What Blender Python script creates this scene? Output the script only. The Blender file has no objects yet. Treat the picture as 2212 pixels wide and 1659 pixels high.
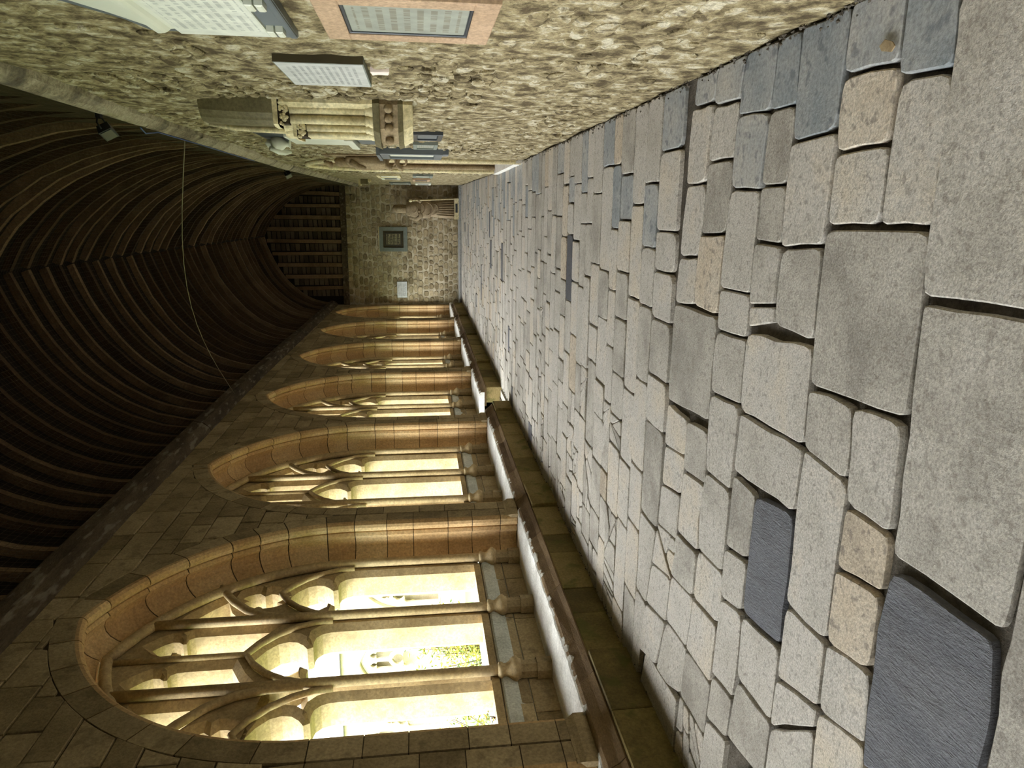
# A medieval cloister walk, photographed with the camera turned on its side (world up points to the left of the frame).
import bpy, bmesh, math, random
import numpy as np
from mathutils import Matrix, Vector

rnd = random.Random(7)
scene = bpy.context.scene
col = scene.collection

# ------------------------------------------------------------------ camera
F_PX, EYE, ROLL, VP = 1534.0, 1.5, 0.010, (905.0, 455.0)
def camera_axes():
    v = Vector(((1659 - VP[1] - 829.5) / F_PX, -(VP[0] - 1106) / F_PX, 1.0)).normalized()
    u0 = Vector((math.sin(ROLL), math.cos(ROLL), 0.0))
    u = (u0 - v * u0.dot(v)).normalized()
    x = -(v.cross(u))
    # rows are the world axes seen from the upright camera; columns are right, up, forward in the world
    return (Vector((x[0], v[0], u[0])), Vector((x[1], v[1], u[1])), Vector((x[2], v[2], u[2])))
c_right, c_up, c_fwd = camera_axes()
cam_data = bpy.data.cameras.new('camera')
cam_data.sensor_width = 36.0
cam_data.sensor_fit = 'HORIZONTAL'
cam_data.lens = F_PX / 2212.0 * 36.0
cam_data.clip_start, cam_data.clip_end = 0.05, 300.0
cam = bpy.data.objects.new('camera', cam_data)
ax, ay, az = -c_up, c_right, -c_fwd
cam.matrix_world = Matrix(((ax[0], ay[0], az[0], 0), (ax[1], ay[1], az[1], 0), (ax[2], ay[2], az[2], EYE), (0, 0, 0, 1)))
col.objects.link(cam)
scene.camera = cam

# ------------------------------------------------------------------ light and exposure
world = bpy.data.worlds.new('world'); scene.world = world
world.use_nodes = True
wn = world.node_tree
bg = wn.nodes['Background']
bg.inputs[0].default_value = (0.90, 0.955, 1.0, 1)
bg.inputs[1].default_value = 13.0
sun_data = bpy.data.lights.new('sun', 'SUN')
sun_data.energy = 5.0; sun_data.angle = math.radians(3); sun_data.color = (1.0, 0.95, 0.86)
sun = bpy.data.objects.new('sun', sun_data)
sun.rotation_euler = Vector((-0.62, 0.45, -0.78)).to_track_quat('-Z', 'Y').to_euler()
col.objects.link(sun)
scene.view_settings.view_transform = 'Standard'
scene.view_settings.look = 'None'
scene.view_settings.gamma = 1.0
scene.view_settings.use_curve_mapping = False
scene.view_settings.exposure = 0.5
scene.cycles.max_bounces = 6

# ------------------------------------------------------------------ plan of the place (metres)
XR = 0.725                      # right wall face
XL = -3.45                      # left wall face
WALL_END = 27.1
PITCH, C0 = 3.86, 5.92          # bay rhythm of the windows
A_R, A_C, A_Z, A_W = 2.225, 0.5, 2.3, 1.725   # two-centred arch: radius, centre offset, springing, half width
def xr(y): return XR if y < 12.5 else XR + (y - 12.5) * 0.0125
def centre(i): return C0 + PITCH * i

# ------------------------------------------------------------------ materials
def srgb(r, g, b):
    f = lambda c: (c / 12.92 if c <= 0.04045 else ((c + 0.055) / 1.055) ** 2.4)
    return (f(r / 255), f(g / 255), f(b / 255), 1)
MATS = {}
def stone_mat(name, cols, scale=3.0, fine=40.0, bump=0.35, bump_scale=1.0, rough=0.9, tint=0.5, spots=None, spot_scale=25, spot_amt=0.5, stretch=(1, 1, 1), lohi=(0.28, 0.72), grain=0.26):
    """mottled stone: large noise through a ramp, a per-stone tint attribute, fine grain, bump; spots = colour of small blotches"""
    m = bpy.data.materials.new(name); m.use_nodes = True
    nt = m.node_tree; N = nt.nodes; L = nt.links
    b = N['Principled BSDF']; b.inputs['Roughness'].default_value = rough
    b.inputs['Specular IOR Level'].default_value = 0.25
    tc = N.new('ShaderNodeTexCoord'); mp = N.new('ShaderNodeMapping'); L.new(tc.outputs['Object'], mp.inputs[0]); mp.inputs['Scale'].default_value = stretch
    n1 = N.new('ShaderNodeTexNoise'); n1.inputs['Scale'].default_value = scale; n1.inputs['Detail'].default_value = 6; n1.inputs['Roughness'].default_value = 0.62
    n2 = N.new('ShaderNodeTexNoise'); n2.inputs['Scale'].default_value = fine; n2.inputs['Detail'].default_value = 3; n2.inputs['Roughness'].default_value = 0.7
    L.new(mp.outputs[0], n1.inputs[0]); L.new(mp.outputs[0], n2.inputs[0])
    at = N.new('ShaderNodeAttribute'); at.attribute_name = 'tint'
    mx = N.new('ShaderNodeMix'); mx.data_type = 'FLOAT'; mx.inputs[0].default_value = tint
    L.new(n1.outputs[0], mx.inputs[2]); L.new(at.outputs['Fac'], mx.inputs[3])
    rp = N.new('ShaderNodeValToRGB'); e = rp.color_ramp.elements
    n = len(cols); lo, hi = lohi
    while len(e) < n: e.new(0.5)
    for i, c in enumerate(cols):
        e[i].position = lo + (hi - lo) * i / max(1, n - 1); e[i].color = c
    L.new(mx.outputs[0], rp.inputs[0])
    gr = N.new('ShaderNodeMapRange'); gr.inputs[1].default_value = 0.3; gr.inputs[2].default_value = 0.7; gr.inputs[3].default_value = 1 - grain; gr.inputs[4].default_value = 1 + grain
    L.new(n2.outputs[0], gr.inputs[0])
    mm = N.new('ShaderNodeMix'); mm.data_type = 'RGBA'; mm.blend_type = 'MULTIPLY'; mm.inputs[0].default_value = 1.0
    L.new(rp.outputs[0], mm.inputs[6]); L.new(gr.outputs[0], mm.inputs[7])
    out = mm.outputs[2]
    if spots:
        n3 = N.new('ShaderNodeTexNoise'); n3.inputs['Scale'].default_value = spot_scale; n3.inputs['Detail'].default_value = 3; L.new(mp.outputs[0], n3.inputs[0])
        sr = N.new('ShaderNodeMapRange'); sr.inputs[1].default_value = 0.56; sr.inputs[2].default_value = 0.66; sr.inputs[3].default_value = 0; sr.inputs[4].default_value = spot_amt
        L.new(n3.outputs[0], sr.inputs[0])
        ms = N.new('ShaderNodeMix'); ms.data_type = 'RGBA'; L.new(sr.outputs[0], ms.inputs[0]); L.new(out, ms.inputs[6]); ms.inputs[7].default_value = spots
        out = ms.outputs[2]
    L.new(out, b.inputs['Base Color'])
    ad = N.new('ShaderNodeMath'); ad.operation = 'ADD'; L.new(n1.outputs[0], ad.inputs[0])
    ml = N.new('ShaderNodeMath'); ml.operation = 'MULTIPLY'; ml.inputs[1].default_value = 0.5; L.new(n2.outputs[0], ml.inputs[0]); L.new(ml.outputs[0], ad.inputs[1])
    bp = N.new('ShaderNodeBump'); bp.inputs['Strength'].default_value = bump; bp.inputs['Distance'].default_value = 0.02 * bump_scale
    L.new(ad.outputs[0], bp.inputs['Height']); L.new(bp.outputs[0], b.inputs['Normal'])
    MATS[name] = m
    return m
def plain_mat(name, c, rough=0.6, metal=0.0, noise=0.12, scale=12.0, bump=0.1):
    m = bpy.data.materials.new(name); m.use_nodes = True
    nt = m.node_tree; N = nt.nodes; L = nt.links; b = N['Principled BSDF']
    b.inputs['Roughness'].default_value = rough; b.inputs['Metallic'].default_value = metal
    tc = N.new('ShaderNodeTexCoord'); n1 = N.new('ShaderNodeTexNoise'); n1.inputs['Scale'].default_value = scale; n1.inputs['Detail'].default_value = 6
    L.new(tc.outputs['Object'], n1.inputs[0])
    gr = N.new('ShaderNodeMapRange'); gr.inputs[1].default_value = 0.3; gr.inputs[2].default_value = 0.7; gr.inputs[3].default_value = 1 - noise; gr.inputs[4].default_value = 1 + noise
    L.new(n1.outputs[0], gr.inputs[0])
    mm = N.new('ShaderNodeMix'); mm.data_type = 'RGBA'; mm.blend_type = 'MULTIPLY'; mm.inputs[0].default_value = 1; mm.inputs[6].default_value = c
    L.new(gr.outputs[0], mm.inputs[7]); L.new(mm.outputs[2], b.inputs['Base Color'])
    bp = N.new('ShaderNodeBump'); bp.inputs['Strength'].default_value = bump; bp.inputs['Distance'].default_value = 0.01
    L.new(n1.outputs[0], bp.inputs['Height']); L.new(bp.outputs[0], b.inputs['Normal'])
    MATS[name] = m
    return m
def script_mat(name, base, ink, row_axis, rows, run_axis, letter=90.0, worn=0.5, rough=0.6):
    """flat print: rows of worn illegible lettering, row_axis / run_axis index the object's generated 0..1 box"""
    m = bpy.data.materials.new(name); m.use_nodes = True
    nt = m.node_tree; N = nt.nodes; L = nt.links; b = N['Principled BSDF']; b.inputs['Roughness'].default_value = rough
    tc = N.new('ShaderNodeTexCoord'); sp = N.new('ShaderNodeSeparateXYZ'); L.new(tc.outputs['Generated'], sp.inputs[0])
    def math_(op, a, bv=None, c=None):
        q = N.new('ShaderNodeMath'); q.operation = op
        for i, s in enumerate((a, bv, c)):
            if s is None: continue
            if isinstance(s, (int, float)): q.inputs[i].default_value = s
            else: L.new(s, q.inputs[i])
        return q.outputs[0]
    r, u = sp.outputs[row_axis], sp.outputs[run_axis]
    rr = math_('MULTIPLY', r, rows)
    fr = math_('FRACT', rr); fl = math_('FLOOR', rr)
    band = math_('MULTIPLY', math_('GREATER_THAN', fr, 0.3), math_('LESS_THAN', fr, 0.78))
    inr = math_('MULTIPLY', math_('GREATER_THAN', r, 0.06), math_('LESS_THAN', r, 0.94))
    cb = N.new('ShaderNodeCombineXYZ'); L.new(math_('MULTIPLY', u, letter), cb.inputs[0]); L.new(math_('MULTIPLY', fl, 7.31), cb.inputs[1])
    nz = N.new('ShaderNodeTexNoise'); nz.inputs['Scale'].default_value = 1.0; nz.inputs['Detail'].default_value = 2; L.new(cb.outputs[0], nz.inputs[0])
    ll = math_('GREATER_THAN', nz.outputs[0], 0.46)
    edge = math_('MULTIPLY', math_('GREATER_THAN', u, 0.1), math_('LESS_THAN', u, 0.9))
    f = math_('MULTIPLY', math_('MULTIPLY', math_('MULTIPLY', band, ll), math_('MULTIPLY', inr, edge)), 1 - worn)
    n2 = N.new('ShaderNodeTexNoise'); n2.inputs['Scale'].default_value = 14; n2.inputs['Detail'].default_value = 7; L.new(tc.outputs['Object'], n2.inputs[0])
    gr = N.new('ShaderNodeMapRange'); gr.inputs[1].default_value = 0.3; gr.inputs[2].default_value = 0.7; gr.inputs[3].default_value = 0.85; gr.inputs[4].default_value = 1.12; L.new(n2.outputs[0], gr.inputs[0])
    mx = N.new('ShaderNodeMix'); mx.data_type = 'RGBA'; L.new(f, mx.inputs[0]); mx.inputs[6].default_value = base; mx.inputs[7].default_value = ink
    mm = N.new('ShaderNodeMix'); mm.data_type = 'RGBA'; mm.blend_type = 'MULTIPLY'; mm.inputs[0].default_value = 1; L.new(mx.outputs[2], mm.inputs[6]); L.new(gr.outputs[0], mm.inputs[7])
    L.new(mm.outputs[2], b.inputs['Base Color'])
    MATS[name] = m
    return m

PAVE = stone_mat('paving_stone', [srgb(144, 137, 126), srgb(172, 165, 152), srgb(184, 177, 165), srgb(192, 180, 160)], 3.2, 110, 0.6, 0.6, 0.85, 0.33, srgb(120, 112, 101), 34, 0.5, grain=0.36)
PAVE_GREY = stone_mat('paving_grey_stained', [srgb(122, 128, 130), srgb(152, 152, 148), srgb(176, 170, 158)], 4.0, 60, 0.5, 0.6, 0.8, 0.25, srgb(86, 92, 98), 16, 0.6)
PAVE_WARM = stone_mat('paving_warm', [srgb(156, 143, 124), srgb(184, 169, 147), srgb(192, 181, 163)], 3.5, 90, 0.6, 0.6, 0.85, 0.3, srgb(108, 100, 92), 24, 0.6, grain=0.34)
SLATE = stone_mat('paving_slate', [srgb(76, 77, 80), srgb(90, 90, 93), srgb(104, 103, 104)], 3.0, 50, 0.6, 1.2, 0.6, 0.2, srgb(64, 63, 64), 6, 0.5, stretch=(2.5, .7, 1))
SOIL = stone_mat('joint_soil', [srgb(58, 52, 44), srgb(84, 77, 66), srgb(110, 102, 90)], 9, 90, 0.8, 1.0, 0.95, 0.0)
ASHLAR = stone_mat('ashlar', [srgb(122, 106, 78), srgb(162, 143, 109), srgb(184, 165, 129)], 1.8, 45, 0.5, 1.0, 0.9, 0.3, srgb(102, 88, 65), 7, 0.45)
MOULD = stone_mat('arch_moulding', [srgb(166, 132, 90), srgb(192, 160, 114), srgb(204, 180, 138)], 1.3, 40, 0.25, 0.6, 0.85, 0.22)
TRACE = stone_mat('tracery_stone', [srgb(150, 128, 92), srgb(180, 158, 118), srgb(194, 174, 136)], 2.0, 40, 0.3, 0.6, 0.85, 0.1, srgb(128, 110, 80), 10, 0.4)
MORTAR = stone_mat('lime_mortar', [srgb(54, 45, 33), srgb(84, 71, 52)], 6, 60, 0.6, 1.0, 0.95, 0.0)
MOSSY = stone_mat('mossy_plinth', [srgb(86, 74, 42), srgb(122, 106, 62), srgb(142, 124, 82)], 3, 50, 0.5, 0.8, 0.9, 0.4, srgb(78, 82, 34), 5, 0.6)
SLOPE = stone_mat('plinth_slope', [srgb(92, 72, 50), srgb(120, 98, 70), srgb(140, 116, 84)], 4, 50, 0.6, 1.0, 0.9, 0.4, stretch=(1, 1, 3))
SEAT = stone_mat('worn_seat', [srgb(170, 164, 152), srgb(206, 202, 192), srgb(222, 220, 212)], 4, 60, 0.6, 0.8, 0.85, 0.2)
SILL = stone_mat('sill_stone', [srgb(170, 174, 166), srgb(206, 208, 200), srgb(220, 221, 214)], 5, 50, 0.5, 0.7, 0.8, 0.2)
RUBBLE = stone_mat('rubble_stone', [srgb(90, 78, 53), srgb(136, 122, 89), srgb(171, 156, 118), srgb(206, 197, 169)], 10, 70, 1.0, 1.7, 0.95, 0.14, srgb(88, 75, 53), 26, 0.7, lohi=(0.36, 0.62))
RUBBLE_MORTAR = stone_mat('rubble_mortar', [srgb(86, 74, 50), srgb(132, 118, 85), srgb(168, 153, 115), srgb(198, 189, 160)], 10, 70, 1.0, 1.7, 0.95, 0.0, srgb(84, 71, 50), 26, 0.7, lohi=(0.37, 0.64))
END_STONE = stone_mat('end_wall_stone', [srgb(116, 102, 76), srgb(152, 136, 104), srgb(172, 157, 124), srgb(182, 163, 130)], 6, 40, 0.9, 1.6, 0.95, 0.35)
END_MORTAR = stone_mat('end_wall_mortar', [srgb(140, 127, 100), srgb(198, 186, 160)], 4, 50, 0.6, 1.0, 0.95, 0.0, lohi=(0.36, 0.6))
LEDGE = stone_mat('ledge_mortar', [srgb(104, 92, 76), srgb(158, 146, 124), srgb(180, 168, 148)], 5, 40, 0.6, 1.2, 0.95, 0.2, srgb(74, 68, 62), 4, 0.6)
WOOD = stone_mat('old_oak', [srgb(54, 41, 29), srgb(88, 68, 48), srgb(136, 112, 86)], 2.5, 40, 0.5, 0.7, 0.8, 0.5, lohi=(0.2, 0.75))
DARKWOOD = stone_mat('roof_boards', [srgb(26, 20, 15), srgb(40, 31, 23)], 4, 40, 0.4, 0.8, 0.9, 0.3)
PLATE = stone_mat('plate_timber', [srgb(48, 40, 32), srgb(78, 66, 52), srgb(104, 92, 74)], 3, 40, 0.6, 1.0, 0.85, 0.2, srgb(150, 140, 124), 7, 0.45, stretch=(2, .5, 2))
WIRE = plain_mat('dusty_wire', srgb(150, 140, 116), 0.8)
NET = plain_mat('net_twine', srgb(70, 60, 44), 0.8)
MARBLE = plain_mat('white_marble', srgb(216, 216, 196), 0.4, noise=0.06, scale=4)
GREYSLATE = plain_mat('grey_slate', srgb(96, 102, 104), 0.45, noise=0.12, scale=6)
DARKSLATE = plain_mat('dark_slate', srgb(54, 58, 62), 0.4, noise=0.1)
PINK = stone_mat('pink_sandstone', [srgb(164, 136, 106), srgb(184, 156, 126)], 3, 60, 0.15, 0.3, 0.8, 0.0)
PALE = stone_mat('pale_limestone', [srgb(180, 164, 118), srgb(214, 200, 156), srgb(222, 212, 176)], 4, 40, 0.3, 0.6, 0.85, 0.2, srgb(120, 106, 74), 14, 0.4)
DARKSTONE = stone_mat('dark_polished_stone', [srgb(92, 84, 56), srgb(120, 110, 78)], 3, 40, 0.2, 0.5, 0.6, 0.0)
CARVED = stone_mat('carved_brown_stone', [srgb(104, 88, 64), srgb(150, 130, 98), srgb(180, 162, 128)], 6, 40, 0.4, 0.8, 0.85, 0.3)
STATUE = stone_mat('statue_stone', [srgb(128, 110, 84), srgb(164, 146, 116)], 5, 40, 0.3, 0.6, 0.85, 0.0)
BLACK = plain_mat('black_metal', srgb(14, 14, 15), 0.6)
GLASS = plain_mat('lamp_lens', srgb(24, 26, 28), 0.3)
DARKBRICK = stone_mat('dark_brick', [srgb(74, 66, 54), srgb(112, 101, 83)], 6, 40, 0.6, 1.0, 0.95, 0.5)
LEAFY = stone_mat('foliage_painted_hollows', [srgb(58, 48, 32), srgb(220, 206, 164)], 6, 40, 0.3, 0.6, 0.85, 1.0, lohi=(0.1, 0.7))  # dark end of the ramp paints the shade in the hollows between leaves
BLUE = plain_mat('blue_cable', srgb(70, 90, 140), 0.5)
PLASTER = plain_mat('white_filler', srgb(232, 214, 200), 0.9)
BRONZE = plain_mat('bronze', srgb(70, 62, 40), 0.45, 0.3)
GREYPAINT = plain_mat('grey_painted_stone', srgb(112, 118, 108), 0.7)
GRASS = plain_mat('grass', srgb(78, 104, 46), 0.9, noise=0.3, scale=20)
LEAF = stone_mat('shrub_leaf', [srgb(120, 120, 40), srgb(190, 180, 60), srgb(226, 206, 96)], 3, 20, 0.0, 0.1, 0.7, 0.9)
LEAF_GREEN = stone_mat('shrub_leaf_green', [srgb(80, 96, 50), srgb(130, 144, 80), srgb(176, 186, 120)], 3, 20, 0.0, 0.1, 0.7, 0.9)
TWIG = plain_mat('twig', srgb(84, 66, 44), 0.9)
TILE = stone_mat('roof_tile', [srgb(120, 112, 102), srgb(176, 168, 158)], 3, 30, 0.3, 0.6, 0.9, 0.8)
FARSTONE = stone_mat('sunlit_stone', [srgb(160, 146, 116), srgb(190, 176, 146)], 2, 30, 0.3, 0.6, 0.9, 0.2)
TXT_MARBLE = script_mat('marble_inscription', srgb(214, 214, 198), srgb(150, 152, 142), 2, 10, 1, 55, 0.45)
TXT_GREY = script_mat('eroded_inscription', srgb(146, 147, 132), srgb(116, 110, 90), 2, 9, 1, 30, 0.3, 0.8)
TXT_WHITE = script_mat('slab_inscription', srgb(186, 186, 178), srgb(126, 126, 122), 2, 13, 1, 60, 0.25)
TXT_BRONZE = script_mat('bronze_inscription', srgb(52, 46, 30), srgb(176, 168, 128), 2, 12, 0, 60, 0.1, 0.5)
TXT_SMALL = script_mat('white_panel_inscription', srgb(206, 206, 204), srgb(120, 120, 120), 2, 9, 0, 50, 0.3)

# ------------------------------------------------------------------ mesh helpers
class MB:
    def __init__(s): s.v = []; s.f = []; s.t = []; s.sm = []
    def add(s, verts, faces, tint=0.5, smooth=False):
        o = len(s.v); s.v += [tuple(p) for p in verts]; s.t += [tint] * len(verts)
        s.f += [tuple(i + o for i in f) for f in faces]; s.sm += [smooth] * len(faces)
    def box(s, a, b, tint=0.5):
        (x0, y0, z0), (x1, y1, z1) = a, b
        x0, x1 = min(x0, x1), max(x0, x1); y0, y1 = min(y0, y1), max(y0, y1); z0, z1 = min(z0, z1), max(z0, z1)
        s.add([(x0, y0, z0), (x1, y0, z0), (x1, y1, z0), (x0, y1, z0), (x0, y0, z1), (x1, y0, z1), (x1, y1, z1), (x0, y1, z1)],
              [(0, 3, 2, 1), (4, 5, 6, 7), (0, 1, 5, 4), (1, 2, 6, 5), (2, 3, 7, 6), (3, 0, 4, 7)], tint)
        return s
    def rings(s, rings, tint=0.5, smooth=True, cap=True, closed=True):
        """skin a list of equal rings"""
        n = len(rings[0]); o = [p for r in rings for p in r]; fs = []
        m = n if closed else n - 1
        for k in range(len(rings) - 1):
            for i in range(m):
                j = (i + 1) % n
                fs.append((k * n + i, k * n + j, (k + 1) * n + j, (k + 1) * n + i))
        ns = len(fs)
        if cap and closed: fs += [tuple(reversed(range(n))), tuple(range((len(rings) - 1) * n, len(rings) * n))]
        a = len(s.sm); s.add(o, fs, tint, smooth)
        for k in range(a + ns, len(s.sm)): s.sm[k] = False
        return s
    def lathe(s, prof, cx, cy, n=12, tint=0.5):
        return s.rings([[(cx + r * math.cos(2 * math.pi * i / n), cy + r * math.sin(2 * math.pi * i / n), z) for i in range(n)] for r, z in prof], tint)
    def tube(s, pts, r, n=8, tint=0.5):
        pts = [Vector(p) for p in pts]; rr = r if isinstance(r, (list, tuple)) else [r] * len(pts)
        R = []; up = None
        for k, p in enumerate(pts):
            d = (pts[min(k + 1, len(pts) - 1)] - pts[max(k - 1, 0)]).normalized()
            if up is None:
                a = Vector((1, 0, 0)) if abs(d.x) < 0.9 else Vector((0, 1, 0))
                up = d.cross(a).normalized()
            up = (up - d * up.dot(d)).normalized(); sd = d.cross(up)
            R.append([p + (up * math.cos(2 * math.pi * i / n) + sd * math.sin(2 * math.pi * i / n)) * rr[k] for i in range(n)])
        return s.rings(R, tint)
    def prism(s, poly, to3, h0, h1, bev=0.0, tint=0.5, tilt=(0, 0)):
        """a polygon (a, b) raised from height h0 to h1 with a chamfered upper edge; to3(a, b, h) places it"""
        n = len(poly)
        A = sum(poly[i][0] * poly[(i + 1) % n][1] - poly[(i + 1) % n][0] * poly[i][1] for i in range(n)) / 2
        if A < 0: poly = poly[::-1]
        cx = sum(p[0] for p in poly) / n; cy = sum(p[1] for p in poly) / n
        rings = [[to3(a, b, h0) for a, b in poly]]
        th = lambda a, b: tilt[0] * (a - cx) + tilt[1] * (b - cy)
        if bev > 0:
            ins = inset(poly, bev)
            rings.append([to3(a, b, h1 - bev * 0.7 + th(a, b)) for a, b in poly])
            rings.append([to3(a, b, h1 + th(a, b)) for a, b in ins])
        else: rings.append([to3(a, b, h1 + th(a, b)) for a, b in poly])
        v = [p for r in rings for p in r]; fs = []
        for k in range(len(rings) - 1):
            for i in range(n):
                j = (i + 1) % n; fs.append((k * n + i, k * n + j, (k + 1) * n + j, (k + 1) * n + i))
        fs.append(tuple(range((len(rings) - 1) * n, len(rings) * n)))
        s.add(v, fs, tint)
        return s
    def mesh(s, name, mat):
        me = bpy.data.meshes.new(name); me.from_pydata([tuple(p) for p in s.v], [], s.f); me.update()
        at = me.attributes.new('tint', 'FLOAT', 'POINT'); at.data.foreach_set('value', s.t)
        me.polygons.foreach_set('use_smooth', s.sm)
        for mt in (mat if isinstance(mat, (list, tuple)) else [mat]): me.materials.append(mt)
        return me
    def build(s, name, mat, parent=None):
        return link(name, s.mesh(name, mat), parent)
def inset(poly, d):
    n = len(poly); out = []
    for i in range(n):
        p0, p1, p2 = poly[i - 1], poly[i], poly[(i + 1) % n]
        e1 = (p1[0] - p0[0], p1[1] - p0[1]); e2 = (p2[0] - p1[0], p2[1] - p1[1])
        l1 = math.hypot(*e1) or 1e-6; l2 = math.hypot(*e2) or 1e-6
        n1 = (-e1[1] / l1, e1[0] / l1); n2 = (-e2[1] / l2, e2[0] / l2)
        m = (n1[0] + n2[0], n1[1] + n2[1]); q = m[0] * m[0] + m[1] * m[1]
        k = min(2 * d / max(q, 0.5), 2.2 * d)
        out.append((p1[0] + m[0] * k, p1[1] + m[1] * k))
    return out
def link(name, me, parent=None):
    o = bpy.data.objects.new(name, me); col.objects.link(o)
    if parent: o.parent = parent
    return o
def empty(name, loc=(0, 0, 0)):
    o = bpy.data.objects.new(name, None); o.empty_display_size = 0.1; col.objects.link(o); o.location = loc; return o
def thing(o, label, cat, group=None):
    o['label'] = label; o['category'] = cat
    if group: o['group'] = group
    return o
def structure(o, label=None):
    o['kind'] = 'structure'
    if label: o['label'] = label
    return o
def rough_poly(corners, seg=0.12, jit=0.004, rad=0.02, gap=0.008):
    """stone outline: corners pulled in by half a joint, corners rounded, edges slightly wavy"""
    n = len(corners)
    A = sum(corners[i][0] * corners[(i + 1) % n][1] - corners[(i + 1) % n][0] * corners[i][1] for i in range(n)) / 2
    if A < 0: corners = corners[::-1]
    c = inset(corners, gap); out = []
    for i in range(n):
        p0, p1, p2 = c[i - 1], c[i], c[(i + 1) % n]
        l1 = math.hypot(p1[0] - p0[0], p1[1] - p0[1]); l2 = math.hypot(p2[0] - p1[0], p2[1] - p1[1])
        d1 = ((p1[0] - p0[0]) / max(l1, 1e-6), (p1[1] - p0[1]) / max(l1, 1e-6)); d2 = ((p2[0] - p1[0]) / max(l2, 1e-6), (p2[1] - p1[1]) / max(l2, 1e-6))
        r = min(rad * rnd.uniform(0.5, 1.6), l1 * 0.3, l2 * 0.3)
        turn = d1[0] * d2[1] - d1[1] * d2[0]
        a = (p1[0] - d1[0] * r, p1[1] - d1[1] * r); b = (p1[0] + d2[0] * r, p1[1] + d2[1] * r)
        if turn > 0.2:
            out += [a, (p1[0] * .5 + (a[0] + b[0]) * .25, p1[1] * .5 + (a[1] + b[1]) * .25), b]
        else: out.append(p1)
        k = int(l2 / seg)
        for q in range(1, k):
            t = q / k
            if t * l2 < r * 1.3 or (1 - t) * l2 < rad * 2: continue
            w = rnd.gauss(0, jit)
            out.append((p1[0] + (p2[0] - p1[0]) * t + d2[1] * w, p1[1] + (p2[1] - p1[1]) * t - d2[0] * w))
    return out
to_floor = lambda a, b, h: (a, b, h)                    # (x, y) on the floor
to_left = lambda a, b, h: (XL + h, a, b)                # (y, z) on the left wall, facing +x
to_right = lambda a, b, h: (xr(a) - h, a, b)            # (y, z) on the right wall, facing -x
to_end = lambda a, b, h: (a, WALL_END - h, b)           # (x, z) on the end wall, facing -y
# ------------------------------------------------------------------ floor
mb = MB(); mb.add([(-4.0, -7, -0.03), (1.6, -7, -0.03), (1.6, 28, -0.03), (-4.0, 28, -0.03)], [(0, 1, 2, 3)])
floor = structure(mb.build('floor', SOIL), 'worn stone paving of the cloister walk')
FL_MATS = [PAVE, PAVE_GREY, PAVE_WARM, SLATE]
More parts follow.
